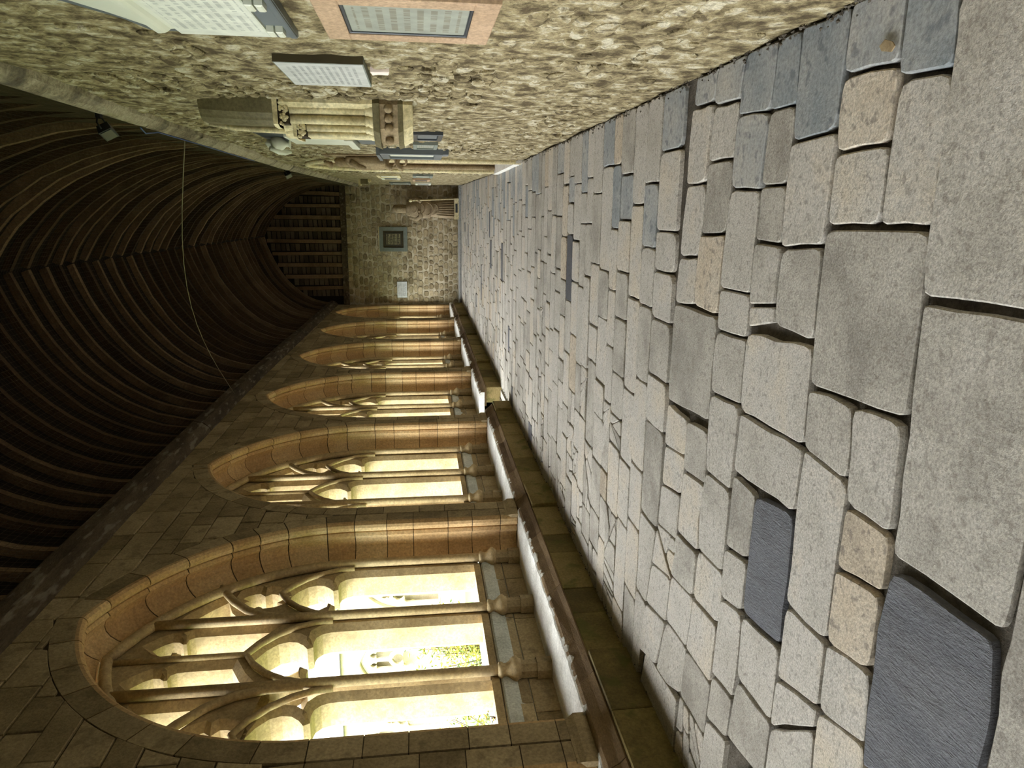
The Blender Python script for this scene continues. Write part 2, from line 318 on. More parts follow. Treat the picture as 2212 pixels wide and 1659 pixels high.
# slabs nearest the camera: (stone kind, outline in metres)
SLABS = [
 (1, [(0.694,2.224), (0.559,2.224), (0.42,2.224), (0.404,1.974), (0.517,1.982), (0.629,1.993)]),
 (0, [(0.42,2.224), (0.197,2.232), (-0.039,2.23), (-0.036,1.97), (0.189,1.97), (0.404,1.974)]),
 (0, [(-0.647,2.24), (-0.824,2.218), (-1.011,2.214), (-1.013,1.959), (-0.82,1.966), (-0.633,1.972)]),
 (2, [(-1.011,2.214), (-1.138,2.217), (-1.27,2.225), (-1.226,1.958), (-1.117,1.956), (-1.013,1.959)]),
 (2, [(-1.27,2.225), (-1.425,2.226), (-1.583,2.224), (-1.529,1.961), (-1.375,1.958), (-1.226,1.958)]),
 (0, [(-1.583,2.224), (-1.729,2.221), (-1.878,2.217), (-1.8,1.935), (-1.664,1.948), (-1.529,1.961)]),
 (0, [(-1.878,2.217), (-2.04,2.215), (-2.198,2.202), (-2.044,1.91), (-1.922,1.923), (-1.8,1.935)]),
 (0, [(-0.051,2.54), (-0.343,2.543), (-0.649,2.532), (-0.622,1.971), (-0.322,1.969), (-0.041,1.97)]),
 (1, [(0.715,2.522), (0.629,2.529), (0.476,2.535), (0.462,2.221), (0.58,2.224), (0.694,2.224)]),
 (2, [(0.476,2.535), (0.348,2.545), (0.214,2.535), (0.223,2.234), (0.345,2.232), (0.462,2.221)]),
 (0, [(0.214,2.535), (0.088,2.537), (-0.041,2.539), (-0.034,2.23), (0.096,2.227), (0.223,2.234)]),
 (0, [(-0.66,2.532), (-0.782,2.528), (-0.906,2.523), (-0.933,2.217), (-0.787,2.218), (-0.65,2.239)]),
 (0, [(-0.906,2.523), (-1.241,2.532), (-1.591,2.529), (-1.583,2.224), (-1.25,2.225), (-0.933,2.217)]),
 (0, [(-1.591,2.529), (-1.772,2.531), (-1.959,2.534), (-1.872,2.217), (-1.726,2.221), (-1.583,2.224)]),
 (0, [(-1.959,2.534), (-2.089,2.541), (-2.216,2.54), (-1.965,2.22), (-1.918,2.218), (-1.872,2.217)]),
 (0, [(-2.216,2.54), (-2.354,2.547), (-2.494,2.55), (-2.218,2.201), (-2.09,2.211), (-1.965,2.22)]),
 (1, [(0.715,2.866), (0.583,2.864), (0.277,2.855), (0.292,2.537), (0.542,2.531), (0.715,2.522)]),
 (0, [(0.277,2.855), (0.074,2.861), (-0.136,2.856), (-0.112,2.544), (0.094,2.537), (0.292,2.537)]),
 (0, [(-0.136,2.856), (-0.299,2.868), (-0.466,2.867), (-0.484,2.536), (-0.296,2.543), (-0.112,2.544)]),
 (0, [(-0.527,3.101), (-0.722,3.11), (-0.919,3.106), (-0.906,2.523), (-0.694,2.531), (-0.488,2.535)]),
 (0, [(-0.919,3.106), (-1.07,3.114), (-1.225,3.127), (-1.197,2.533), (-1.05,2.53), (-0.906,2.523)]),
 (3, [(-1.244,2.876), (-1.547,2.889), (-1.861,2.894), (-1.808,2.534), (-1.487,2.527), (-1.188,2.533)]),
 (0, [(-1.868,2.894), (-2.039,2.889), (-2.214,2.887), (-2.196,2.54), (-2.003,2.537), (-1.815,2.534)]),
 (0, [(-2.214,2.887), (-2.402,2.913), (-2.589,2.93), (-2.52,2.551), (-2.357,2.547), (-2.196,2.54)]),
 (0, [(-1.23,3.127), (-1.429,3.129), (-1.639,3.142), (-1.596,2.891), (-1.417,2.882), (-1.244,2.876)]),
 (0, [(-1.639,3.142), (-1.779,3.14), (-1.92,3.135), (-1.866,2.894), (-1.733,2.898), (-1.596,2.891)]),
 (0, [(-1.92,3.135), (-2.15,3.151), (-2.387,3.164), (-2.352,2.909), (-2.095,2.888), (-1.866,2.894)]),
 (0, [(-2.387,3.164), (-2.532,3.174), (-2.683,3.189), (-2.615,2.932), (-2.483,2.921), (-2.352,2.909)]),
 (0, [(-2.683,3.189), (-2.906,3.203), (-3.144,3.226), (-2.972,2.961), (-2.786,2.941), (-2.615,2.932)]),
 (1, [(0.708,3.05), (0.57,3.058), (0.429,3.071), (0.428,2.852), (0.571,2.863), (0.71,2.865)]),
 (0, [(0.429,3.071), (0.277,3.086), (0.12,3.097), (0.12,2.863), (0.276,2.856), (0.428,2.852)]),
 (0, [(0.12,3.097), (0.003,3.088), (-0.117,3.102), (-0.126,2.855), (-0.002,2.859), (0.12,2.863)]),
 (0, [(-0.117,3.102), (-0.262,3.102), (-0.411,3.105), (-0.381,2.871), (-0.252,2.865), (-0.126,2.855)]),
 (0, [(-0.411,3.105), (-0.462,3.103), (-0.514,3.102), (-0.46,2.867), (-0.42,2.869), (-0.381,2.871)]),
 (1, [(0.715,3.342), (0.603,3.368), (0.45,3.393), (0.429,3.071), (0.57,3.058), (0.708,3.05)]),
 (1, [(0.45,3.393), (0.286,3.406), (0.117,3.408), (0.104,3.098), (0.27,3.087), (0.429,3.071)]),
 (0, [(0.117,3.408), (-0.119,3.433), (-0.365,3.443), (-0.359,3.104), (-0.123,3.104), (0.104,3.098)]),
 (0, [(-0.365,3.443), (-0.471,3.444), (-0.578,3.443), (-0.567,3.105), (-0.462,3.103), (-0.359,3.104)]),
 (0, [(-0.578,3.443), (-0.746,3.465), (-0.911,3.452), (-0.889,3.104), (-0.727,3.11), (-0.567,3.105)]),
 (0, [(-0.911,3.452), (-1.124,3.45), (-1.339,3.437), (-1.332,3.126), (-1.107,3.117), (-0.889,3.104)]),
 (0, [(-1.339,3.437), (-1.586,3.48), (-1.815,3.462), (-1.793,3.14), (-1.559,3.134), (-1.332,3.126)]),
 (0, [(-1.815,3.462), (-1.968,3.472), (-2.123,3.48), (-2.091,3.148), (-1.936,3.137), (-1.793,3.14)]),
 (0, [(-2.123,3.48), (-2.294,3.494), (-2.482,3.527), (-2.462,3.169), (-2.273,3.158), (-2.091,3.148)]),
 (0, [(-2.482,3.527), (-2.65,3.544), (-2.822,3.562), (-2.812,3.197), (-2.636,3.185), (-2.462,3.169)]),
 (0, [(-2.822,3.562), (-3.064,3.58), (-3.3,3.598), (-3.144,3.226), (-2.972,3.207), (-2.812,3.197)]),
 (1, [(0.715,3.654), (0.67,3.67), (0.53,3.688), (0.52,3.382), (0.642,3.361), (0.715,3.342)]),
 (0, [(0.53,3.688), (0.396,3.708), (0.257,3.721), (0.259,3.405), (0.392,3.402), (0.52,3.382)]),
 (0, [(0.257,3.721), (0.075,3.727), (-0.111,3.748), (-0.097,3.429), (0.084,3.409), (0.259,3.405)]),
 (2, [(-0.111,3.748), (-0.302,3.771), (-0.496,3.769), (-0.511,3.445), (-0.301,3.445), (-0.097,3.429)]),
 (0, [(-0.521,4.066), (-0.815,4.075), (-1.117,4.079), (-1.074,3.453), (-0.791,3.465), (-0.511,3.445)]),
 (0, [(-1.147,3.754), (-1.301,3.756), (-1.458,3.757), (-1.426,3.438), (-1.272,3.441), (-1.122,3.45)]),
 (0, [(-1.458,3.757), (-1.661,3.781), (-1.865,3.793), (-1.841,3.463), (-1.647,3.488), (-1.426,3.438)]),
 (0, [(-1.865,3.793), (-2.002,3.786), (-2.169,3.833), (-2.123,3.48), (-1.981,3.473), (-1.841,3.463)]),
 (0, [(-2.169,3.833), (-2.342,3.857), (-2.511,3.867), (-2.482,3.527), (-2.294,3.494), (-2.123,3.48)]),
 (0, [(-2.511,3.867), (-2.759,3.939), (-3.015,4.007), (-2.822,3.562), (-2.65,3.544), (-2.482,3.527)]),
 (1, [(0.715,3.934), (0.7,3.952), (0.556,3.975), (0.552,3.685), (0.691,3.667), (0.715,3.653)]),
 (0, [(0.556,3.975), (0.358,3.997), (0.152,3.997), (0.159,3.724), (0.36,3.713), (0.552,3.685)]),
 (0, [(0.152,3.997), (-0.045,4.032), (-0.248,4.044), (-0.23,3.764), (-0.032,3.732), (0.159,3.724)]),
 (0, [(-0.248,4.044), (-0.383,4.06), (-0.521,4.066), (-0.496,3.769), (-0.363,3.771), (-0.23,3.764)]),
 (0, [(-1.133,4.08), (-1.273,4.09), (-1.414,4.095), (-1.378,3.757), (-1.262,3.755), (-1.147,3.754)]),
 (0, [(-1.414,4.095), (-1.547,4.101), (-1.682,4.106), (-1.626,3.778), (-1.499,3.763), (-1.378,3.757)]),
 (0, [(-1.682,4.106), (-1.822,4.116), (-1.968,4.135), (-1.92,3.787), (-1.775,3.79), (-1.626,3.778)]),
 (0, [(-1.968,4.135), (-2.121,4.163), (-2.28,4.195), (-2.204,3.838), (-2.054,3.801), (-1.92,3.787)]),
 (0, [(-2.28,4.195), (-2.444,4.227), (-2.613,4.26), (-2.531,3.873), (-2.367,3.858), (-2.204,3.838)]),
 (0, [(-2.613,4.26), (-2.819,4.302), (-3.033,4.347), (-2.928,3.984), (-2.727,3.93), (-2.531,3.873)]),
 (0, [(0.618,1.995), (-0.241,1.971), (-0.228,1.444), (0.482,1.502)]),
 (0, [(-0.253,1.972), (-1.081,1.951), (-1.073,1.487), (-0.984,1.479), (-0.807,1.475), (-0.241,1.442)]),
 (3, [(-1.352,1.957), (-1.671,1.947), (-1.884,1.926), (-1.53,1.48), (-1.324,1.467), (-1.192,1.491), (-1.101,1.507), (-1.112,1.93)]),
 (0, [(-1.174,1.476), (-1.289,1.459), (-1.511,1.459), (-1.274,1.189), (-0.825,1.232), (-0.808,1.466), (-1.078,1.466)]),
 (0, [(-0.788,1.188), (-0.251,1.169), (-0.258,1.426), (-0.784,1.457)]),
]
def slab(poly, kind, mb=None, small=False):
    m = mb or MB()
    P = rough_poly(poly, 0.2 if small else 0.12, 0.0025 if small else 0.004, 0.035, rnd.uniform(0.004, 0.010))
    h = rnd.gauss(0, 0.003)
    m.prism(P, to_floor, -0.04, h, 0.005, rnd.random(), (rnd.gauss(0, .004), rnd.gauss(0, .004)))
    return m
pieces = []
for k, P in SLABS: pieces.append((min(p[1] for p in P), k, P))
def fill_courses(y, y_end, lo, hi, out):
    while y < y_end:
        d = rnd.uniform(lo, hi) if abs(y - 4.13) > .01 else .36
        x = 0.715 + (0 if y < 12.5 else (y - 12.5) * 0.0125) - rnd.uniform(0, 0.0)
        while x > -3.29:
            w = rnd.choice((0.28, 0.36, 0.42, 0.5, 0.55, 0.62, 0.75)) * rnd.uniform(0.85, 1.15)
            if x - w < -3.29 + 0.18: w = x + 3.29
            s = rnd.gauss(0, 0.012)
            k = 0; r = rnd.random()
            if x > 0.1 and r < 0.25: k = 1
            elif r > 0.94: k = 2
            elif r < 0.018: k = 3
            lift = (lambda xx: max(0.0, -1.9 - xx) * .16) if abs(y - 4.13) < .01 else (lambda xx: 0.0)      # meets the skewed course before it
            P = [(x - w, y + lift(x - w)), (x, y + lift(x)), (x, y + d), (x - w, y + d)]
            if x < -2.2 and y > 4.5 and rnd.random() < 0.15:      # broken small pieces towards the bench
                t = rnd.uniform(.35, .65); u = rnd.uniform(.3, .7)
                out.append((y, k, [P[0], (x - w * t, y), (x - w * u, y + d * .55), (x - w, y + d * .5)]))
                out.append((y, k, [(x - w * t, y), P[1], (x, y + d * .6), (x - w * u, y + d * .55)]))
                out.append((y, k, [(x - w, y + d * .5), (x - w * u, y + d * .55), (x, y + d * .6), P[2], P[3]]))
            else: out.append((y, k, P))
            x -= w
        y += d
fill_courses(4.13, 26.1, 0.21, 0.34, pieces)
fill_courses(0.3, 1.2, 0.26, 0.34, pieces)
pieces.append((1.5, 0, [(-3.27, 1.9), (-2.2, 1.9), (-2.3, 1.2), (-3.27, 1.2)]))
pieces.append((1.95, 0, [(-3.27, 2.5), (-2.25, 2.5), (-2.1, 1.95), (-3.27, 1.95)]))
pieces.append((2.5, 0, [(-3.27, 3.1), (-2.97, 3.05), (-2.48, 2.62), (-2.42, 2.56), (-3.27, 2.56)]))
pieces.append((3.58, 0, [(-3.27, 3.6), (-2.88, 3.6), (-2.95, 4.2), (-3.27, 4.28)]))
pieces.append((1.5, 0, [(-2.28, 1.9), (-1.86, 1.9), (-1.6, 1.3), (-2.28, 1.2)]))
def split_poly(P, k):
    """break a slab along a random line through its middle, k times over"""
    if k == 0: return [P]
    cx = sum(p[0] for p in P) / len(P) + rnd.gauss(0, .03); cy = sum(p[1] for p in P) / len(P) + rnd.gauss(0, .03); a = rnd.random() * math.pi; nx, ny = math.cos(a), math.sin(a)
    A, B = [], []
    for i in range(len(P)):
        p, q = P[i], P[(i + 1) % len(P)]; sp = (p[0] - cx) * nx + (p[1] - cy) * ny; sq = (q[0] - cx) * nx + (q[1] - cy) * ny
        (A if sp >= 0 else B).append(p)
        if sp * sq < 0:
            t = sp / (sp - sq); m = (p[0] + (q[0] - p[0]) * t, p[1] + (q[1] - p[1]) * t); A.append(m); B.append(m)
    out = []
    for S in (A, B):
        if len(S) > 2: out += split_poly(S, k - 1 if rnd.random() < .8 else 0)
    return out
broken = []
for y, k, P in pieces:                                    # shattered patches towards the window side
    cx = sum(p[0] for p in P) / len(P)
    if k == 0 and y > 2.9 and -3.2 < cx < -1.3 and y < 9 and rnd.random() < .16: broken += [(y, k, S) for S in split_poly(P, 3)]
    else: broken.append((y, k, P))
pieces = broken
pieces.sort(key=lambda p: p[0] if p[0] > 1.4 else 90 + p[0])
rest = [MB() for _ in FL_MATS]
for n, (y, k, P) in enumerate(pieces):
    if n < 296: slab(P, k).build('paving_slab', FL_MATS[k], floor)
    else: slab(P, k, rest[k], True)
for m, mat in zip(rest, FL_MATS):
    if m.v:
        o = m.build('distant_paving', mat, floor); o['kind'] = 'stuff'
m = MB()
for k in range(700):                                      # grit and moss gathered along both wall feet
    y = 1.9 + 11 * rnd.random() ** 1.6; left = rnd.random() < .35
    x = (XL + .18 + abs(rnd.gauss(0, .025))) if left else (XR - .012 - abs(rnd.gauss(0, .018)))
    r = rnd.uniform(.004, .013); z = rnd.uniform(-.002, .008); a0 = rnd.random() * 3
    m.add([(x + r * math.cos(a0 + a * 2.1), y + r * 1.3 * math.sin(a0 + a * 2.1), z) for a in range(3)] + [(x, y, z + r)], [(0, 1, 3), (1, 2, 3), (2, 0, 3)], rnd.random())
o = m.build('wall_foot_grit', SOIL, floor); o['kind'] = 'stuff'
mb = MB(); mb.box((-3.45, 26.15, -0.03), (0.92, WALL_END, 0.07)); mb.build('end_step', PAVE_GREY, floor)

# ------------------------------------------------------------------ left wall: core, ashlar, arches
def arch_half(z, d=0.0):
    if z <= A_Z: return A_W - d
    q = (A_R - d) ** 2 - (z - A_Z) ** 2
    return max(0.0, math.sqrt(q) - A_C) if q > 0 else 0.0
def arch_top(d=0.0): return A_Z + math.sqrt((A_R - d) ** 2 - A_C ** 2)
def arch_outline(d, z0, n=14):
    """right half going up, apex, left half going down, as (u, z)"""
    r = A_R - d; th = math.acos(A_C / r)
    pts = [(A_W - d, z0)] + [(r * math.cos(th * k / n) - A_C, A_Z + r * math.sin(th * k / n)) for k in range(n + 1)]
    pts[-1] = (0.0, pts[-1][1])
    return pts + [(-u, z) for u, z in reversed(pts[:-1])]
def filled(name, loops, mat, half, bev, place, res=0):
    """2D outline with holes, given thickness and chamfered edges (a filled curve turned into a mesh)"""
    cu = bpy.data.curves.new(name, 'CURVE'); cu.dimensions = '2D'; cu.fill_mode = 'BOTH'; cu.extrude = max(half - bev, 0.001); cu.bevel_depth = bev; cu.bevel_resolution = res; cu.offset = -bev
    for lp in loops:
        sp = cu.splines.new('POLY'); sp.points.add(len(lp) - 1); sp.use_cyclic_u = True
        for p, q in zip(sp.points, lp): p.co = (q[0], q[1], 0, 1)
    ob = bpy.data.objects.new(name, cu); col.objects.link(ob)
    dg = bpy.context.evaluated_depsgraph_get()
    me = bpy.data.meshes.new_from_object(ob.evaluated_get(dg)); me.name = name
    bpy.data.objects.remove(ob); bpy.data.curves.remove(cu)
    me.transform(place); me.polygons.foreach_set('use_smooth', [False] * len(me.polygons)); me.materials.clear(); me.materials.append(mat)
    return me
def upright(x, y0=0.0): return Matrix(((0, 0, 1, x), (1, 0, 0, y0), (0, 1, 0, 0), (0, 0, 0, 1)))   # (u, z) -> (x, y0+u, z)

WINS = range(-3, 6)
DOOR = 2                                                  # the bay whose near light is a doorway
loops = [[(-7.6, -0.03), (WALL_END + .4, -0.03), (WALL_END + .4, 5.3), (-7.6, 5.3)]]
for i in WINS:
    loops.append([(centre(i) + u, z) for u, z in arch_outline(-0.17, 0.03)])
core = link('wall_left', filled('wall_left', loops, MORTAR, 0.42, 0, upright(XL - 0.44)))
structure(core, 'ashlar wall with the row of traceried windows')

# ashlar blocks of the spandrels
z = 2.3; courses = []
while z < 5.05:
    h = rnd.choice((0.22, 0.26, 0.3, 0.24)); courses.append((z, min(z + h, 5.12))); z += h
RING = 0.195
def wall_block(y0, y1, z0, z1):
    """block clipped by the arch rings of the bays on both sides"""
    n = 5; left = []; right = []
    for k in range(n + 1):
        z = z0 + (z1 - z0) * k / n; a, b = y0, y1
        for i in WINS:
            c = centre(i); hw = arch_half(z, -RING)
            if z > arch_top(-RING): hw = 0
            if hw <= 0: continue
            if (y0 + y1) / 2 >= c: a = max(a, c + hw)
            else: b = min(b, c - hw)
        left.append((a, z)); right.append((b, z))
    keep = [k for k in range(n + 1) if right[k][0] - left[k][0] > 0.03]
    if len(keep) < 2: return None
    L = [left[k] for k in keep]; Rr = [right[k] for k in keep]
    P = L + Rr[::-1]
    out = []
    for p in P:
        if not out or math.hypot(p[0] - out[-1][0], p[1] - out[-1][1]) > 0.02: out.append(p)
    if len(out) < 3: return None
    A = abs(sum(out[i][0] * out[(i + 1) % len(out)][1] - out[(i + 1) % len(out)][0] * out[i][1] for i in range(len(out))) / 2)
    return out if A > 0.008 else None
n_blocks = 0
for ci, (z0, z1) in enumerate(courses):
    y = 2.2 - rnd.uniform(0, .4)
    while y < WALL_END + .1:
        w = rnd.uniform(0.32, 0.72)
        for i in WINS:                                    # always a joint over the crown of an arch
            if y < centre(i) < y + w and z0 < arch_top(-RING): w = centre(i) - y
            if y < centre(i) - .15 < y + w < centre(i) and z0 < arch_top(-RING): w = centre(i) - y
        P = wall_block(y, min(y + w, WALL_END + .1), z0, z1)
        if P:
            m = MB(); q = inset(P if sum(P[i][0] * P[(i + 1) % len(P)][1] - P[(i + 1) % len(P)][0] * P[i][1] for i in range(len(P))) > 0 else P[::-1], rnd.uniform(.004, .010))
            m.prism(q, to_left, -0.05, rnd.uniform(-0.004, 0.006), 0.006, rnd.random(), (rnd.gauss(0, .008), rnd.gauss(0, .008)))
            m.build('ashlar_block', ASHLAR, core); n_blocks += 1
        y += w

# moulded arch ring: profile (depth behind the face, inward offset)
PROF = [(0.14, -RING), (0.0, -RING), (0.0, -0.014), (0.006, 0.012), (0.028, 0.034), (0.06, 0.043), (0.092, 0.034), (0.114, 0.010), (0.122, -0.016),
        (0.132, 0.004), (0.168, 0.02), (0.185, 0.0), (0.22, -0.03), (0.27, -0.045), (0.32, -0.038), (0.37, -0.005), (0.405, 0.04), (0.43, 0.085), (0.47, 0.09), (0.47, -RING)]
def ring_at(side, t=None, z=None):
    """profile section on the arch at parameter t, or on the jamb at height z"""
    out = []
    for dx, d in PROF:
        if z is not None: u, zz = A_W - d, z
        else:
            r = A_R - d; th = math.acos(A_C / r) * t
            u, zz = r * math.cos(th) - A_C, A_Z + r * math.sin(th)
        out.append((XL - dx, side * u, zz))
    return out if side > 0 else out[::-1]
def voussoir(side, secs, tint):
    m = MB(); m.rings([ring_at(side, **s) for s in secs], tint, smooth=False)
    me = m.mesh('voussoir', [MOULD, ASHLAR]); n = len(PROF)
    face = {0, 1} if side > 0 else {n - 3, n - 2}
    for k in range((len(secs) - 1) * n):                  # flat outer face coloured like the wall stone, darker for the shade on it
        if k % n in face: me.polygons[k].material_index = 1
    return me
bed = []                                                  # mortar bed behind the voussoirs
for side in (-1, 1):
    keep = PROF; PROF = [(dx + (.004 if dx < .01 else 0), d - (.008 if -.1 < d else -.002)) for dx, d in keep]
    m = MB(); m.rings([ring_at(side, z=z) for z in (.43, 1.4)] + [ring_at(side, t=k / 24) for k in range(25)], .5, False); bed.append(m.mesh('mortar_bed', MORTAR)); PROF = keep
vous_sets = []
for v in range(2):
    ms = []
    for side in (-1, 1):
        z = 0.43
        hs = [0.2, 0.33, 0.28, 0.4, 0.3, 0.36] if (v + side) % 2 else [0.2, 0.28, 0.36, 0.3, 0.42, 0.31]
        for h in hs:
            ms.append(voussoir(side, [dict(z=z + .004), dict(z=min(z + h, A_Z) - .004)], rnd.random())); z += h
        ts = [0]; 
        while ts[-1] < 0.97: ts.append(min(1.0, ts[-1] + rnd.uniform(.1, .16)))
        if ts[-1] - ts[-2] < 0.05: ts.pop(-2)
        for a, b in zip(ts, ts[1:]):
            n = 4; e = .002
            ms.append(voussoir(side, [dict(t=(a + e) + (b - a - 2 * e) * k / n) for k in range(n + 1)], rnd.random()))
    vous_sets.append(ms)

# ------------------------------------------------------------------ tracery
TX = XL - 0.66                                            # middle of the tracery plate
def head(cu, hw, dz, z0, cusp=True):
    """a light with a cusped pointed head, as an outline (u, z)"""
    if cusp: half = [(1, 2.24), (.99, 2.32), (.93, 2.39), (.80, 2.44), (.62, 2.455), (.42, 2.45), (.36, 2.50), (.52, 2.545), (.66, 2.61), (.70, 2.69), (.63, 2.78), (.40, 2.87), (0, 2.96)]
    else: half = [(1, 2.1), (.97, 2.3), (.88, 2.5), (.7, 2.7), (.42, 2.86), (0, 2.99)]
    right = [(cu + hw * a, z + dz) for a, z in half]
    return [(cu + hw, z0)] + right + [(2 * cu - u, z) for u, z in reversed(right[:-1])] + [(cu - hw, z0)]
def panel(s):
    """small upper light beside the super-mullion"""
    c, hw = 0.27, 0.185
    half = [(1, 3.64), (.96, 3.71), (.8, 3.755), (.45, 3.76), (.42, 3.79), (.62, 3.83), (.66, 3.89), (.45, 3.96), (0, 4.04)]
    r = [(c + hw * a, z) for a, z in half]
    P = [(c + hw, 3.0)] + r + [(2 * c - u, z) for u, z in reversed(r[:-1])] + [(c - hw, 3.24), (c, 3.14)]
    return [(s * u, z) for u, z in P]
def eye(s):
    c, z0, P = 1.04, 3.2, []
    for k in range(24):
        a = 2 * math.pi * k / 24
        q = 1 - 0.38 * max(0, math.cos(4 * a)) ** 4
        P.append((s * (c + 0.17 * q * math.cos(a) + 0.03 * math.sin(a)), z0 + 0.235 * q * math.sin(a)))
    return P
def tri(s): return [(s * u, z) for u, z in [(.615, 3.24), (.615, 3.86), (.72, 3.83), (.92, 3.68), (1.06, 3.55), (.86, 3.47), (.72, 3.36)]]
def tracery(door):
    loops = [arch_outline(0.07, 0.90)]
    if door:
        out = arch_outline(0.07, 0.90)
        # the near light is cut down to the floor as an open doorway
        d = head(-1.04, 0.455, 0.0, 0.0, False)
        loops = [out[:-1] + [(-A_W + .07, 0.0), (-1.495, 0.0)] + [p for p in reversed(d[1:-1])] + [(-0.585, 0.9)]]
        loops += [head(1.04, 0.40, 0, 0.95), head(0, 0.40, 0.12, 0.95)]
    else: loops += [head(-1.04, 0.40, 0, 0.95), head(0, 0.40, 0.12, 0.95), head(1.04, 0.40, 0, 0.95)]
    loops += [panel(1), panel(-1), eye(1), eye(-1), tri(1), tri(-1)]
    return filled('tracery', loops, TRACE, 0.17, 0.06, upright(TX), 0)
trac = {False: tracery(False), True: tracery(True)}
SX = XL - 0.44                                            # axis of the attached shafts
def shaft_mesh(u, z0, z1):
    m = MB(); m.tube([(SX, u, z0), (SX, u, (z0 + z1) / 2), (SX, u, z1)], 0.046, 12); return m.mesh('shaft', TRACE)
def base_mesh(u):
    m = MB(); m.lathe([(.047, .90), (.066, .89), (.072, .872), (.064, .856), (.056, .845), (.056, .825), (.07, .80), (.098, .775), (.112, .752), (.112, .735), (.095, .72), (.085, .70)], SX, u, 16, .6)
    return m.mesh('shaft_base', TRACE)
def ped_mesh(u):
    m = MB()
    for r, a, b in ((.082, .56, .70), (.1, .42, .56)):
        m.rings([[(SX - .01 + r * math.cos(math.pi / 8 + math.pi / 4 * k), u + r * math.sin(math.pi / 8 + math.pi / 4 * k), z) for k in range(8)] for z in (a, b)], .4, False)
    return m.mesh('pedestal', ASHLAR)
top_in = A_Z + math.sqrt((A_R - .165) ** 2 - (A_C + .52) ** 2)
shafts = [('m', -.52, shaft_mesh(-.52, .88, top_in)), ('m', .52, shaft_mesh(.52, .88, top_in))]
def arch_roll(s):
    m = MB(); r = A_R - .15; th = math.acos(A_C / r)
    m.tube([(SX, s * (A_W - .15), .88), (SX, s * (A_W - .15), 1.6)] + [(SX, s * (r * math.cos(th * k / 14) - A_C), A_Z + r * math.sin(th * k / 14)) for k in range(15)], 0.05, 12)
    return m.mesh('jamb_shaft', TRACE)
def branch(s):
    m = MB(); P = [(.53, 2.55), (.545, 2.85), (.6, 3.08), (.72, 3.28), (.9, 3.45), (1.12, 3.6), (1.2, 3.65)]
    m.tube([(SX - .01, s * u, z) for u, z in P], 0.04, 10); return m.mesh('branch_roll', TRACE)
def light_roll(c, dz):
    m = MB(); h = [(-.475, 2.3), (-.46, 2.45), (-.40, 2.62), (-.29, 2.79), (-.15, 2.92), (0, 3.01), (.15, 2.92), (.29, 2.79), (.40, 2.62), (.46, 2.45), (.475, 2.3)]
    m.tube([(SX - .03, c + u, z + dz) for u, z in h], 0.03, 8); return m.mesh('head_roll', TRACE)
def super_roll():
    m = MB(); m.tube([(SX - .03, 0, 3.12), (SX - .03, 0, arch_top(.16))], .028, 8); return m.mesh('super_mullion', TRACE)
bases = {u: base_mesh(u) for u in (-.52, .52, -1.575, 1.575)}
peds = {u: ped_mesh(u) for u in (-.52, .52, -1.575, 1.575)}
rolls = [('jamb_shaft', arch_roll(-1)), ('jamb_shaft', arch_roll(1)), ('branch_roll', branch(-1)), ('branch_roll', branch(1)),
         ('head_roll', light_roll(0, .12)), ('head_roll', light_roll(1.04, 0)), ('super_mullion', super_roll())]
near_head = light_roll(-1.04, 0)
def row_blocks(y0, y1, lo, hi):
    ys = [y0]
    while ys[-1] < y1: ys.append(ys[-1] + rnd.uniform(lo, hi))
    ys[-1] = y1
    if len(ys) > 2 and ys[-1] - ys[-2] < lo * .6: ys.pop(-2)
    return list(zip(ys, ys[1:]))
def seat_slab(y0, y1):
    """worn seat with a ragged front edge"""
    m = MB(); n = max(2, int((y1 - y0) / .04)); top = []; fr = []; bk = []; bt = []
    w = 0
    for k in range(n + 1):
        y = y0 + (y1 - y0) * k / n; w = w * .6 + rnd.gauss(0, .007)
        top.append((XL + .045 + w, y, .425 + rnd.gauss(0, .002))); fr.append((XL + .075 + w * 1.3, y, .40)); bk.append((XL - .52, y, .43)); bt.append((XL - .52, y, .33))
    m.rings([list(r) for r in zip(bt, [(p[0], p[1], .33) for p in fr], fr, top, bk)], .5, False)
    return m
WIN_LABELS = {-2: 'traceried window in the bay well behind the viewer', -1: 'traceried window in the bay beside the viewer', 0: 'nearest and largest three-light traceried window, shrubs seen through it', 1: 'second nearest traceried window, just before the doorway bay',
              2: 'traceried window with an open doorway in its near light', 3: 'traceried window just beyond the doorway bay', 4: 'last traceried window but one before the end wall', 5: 'farthest traceried window, touching the end wall'}
n_win = 0
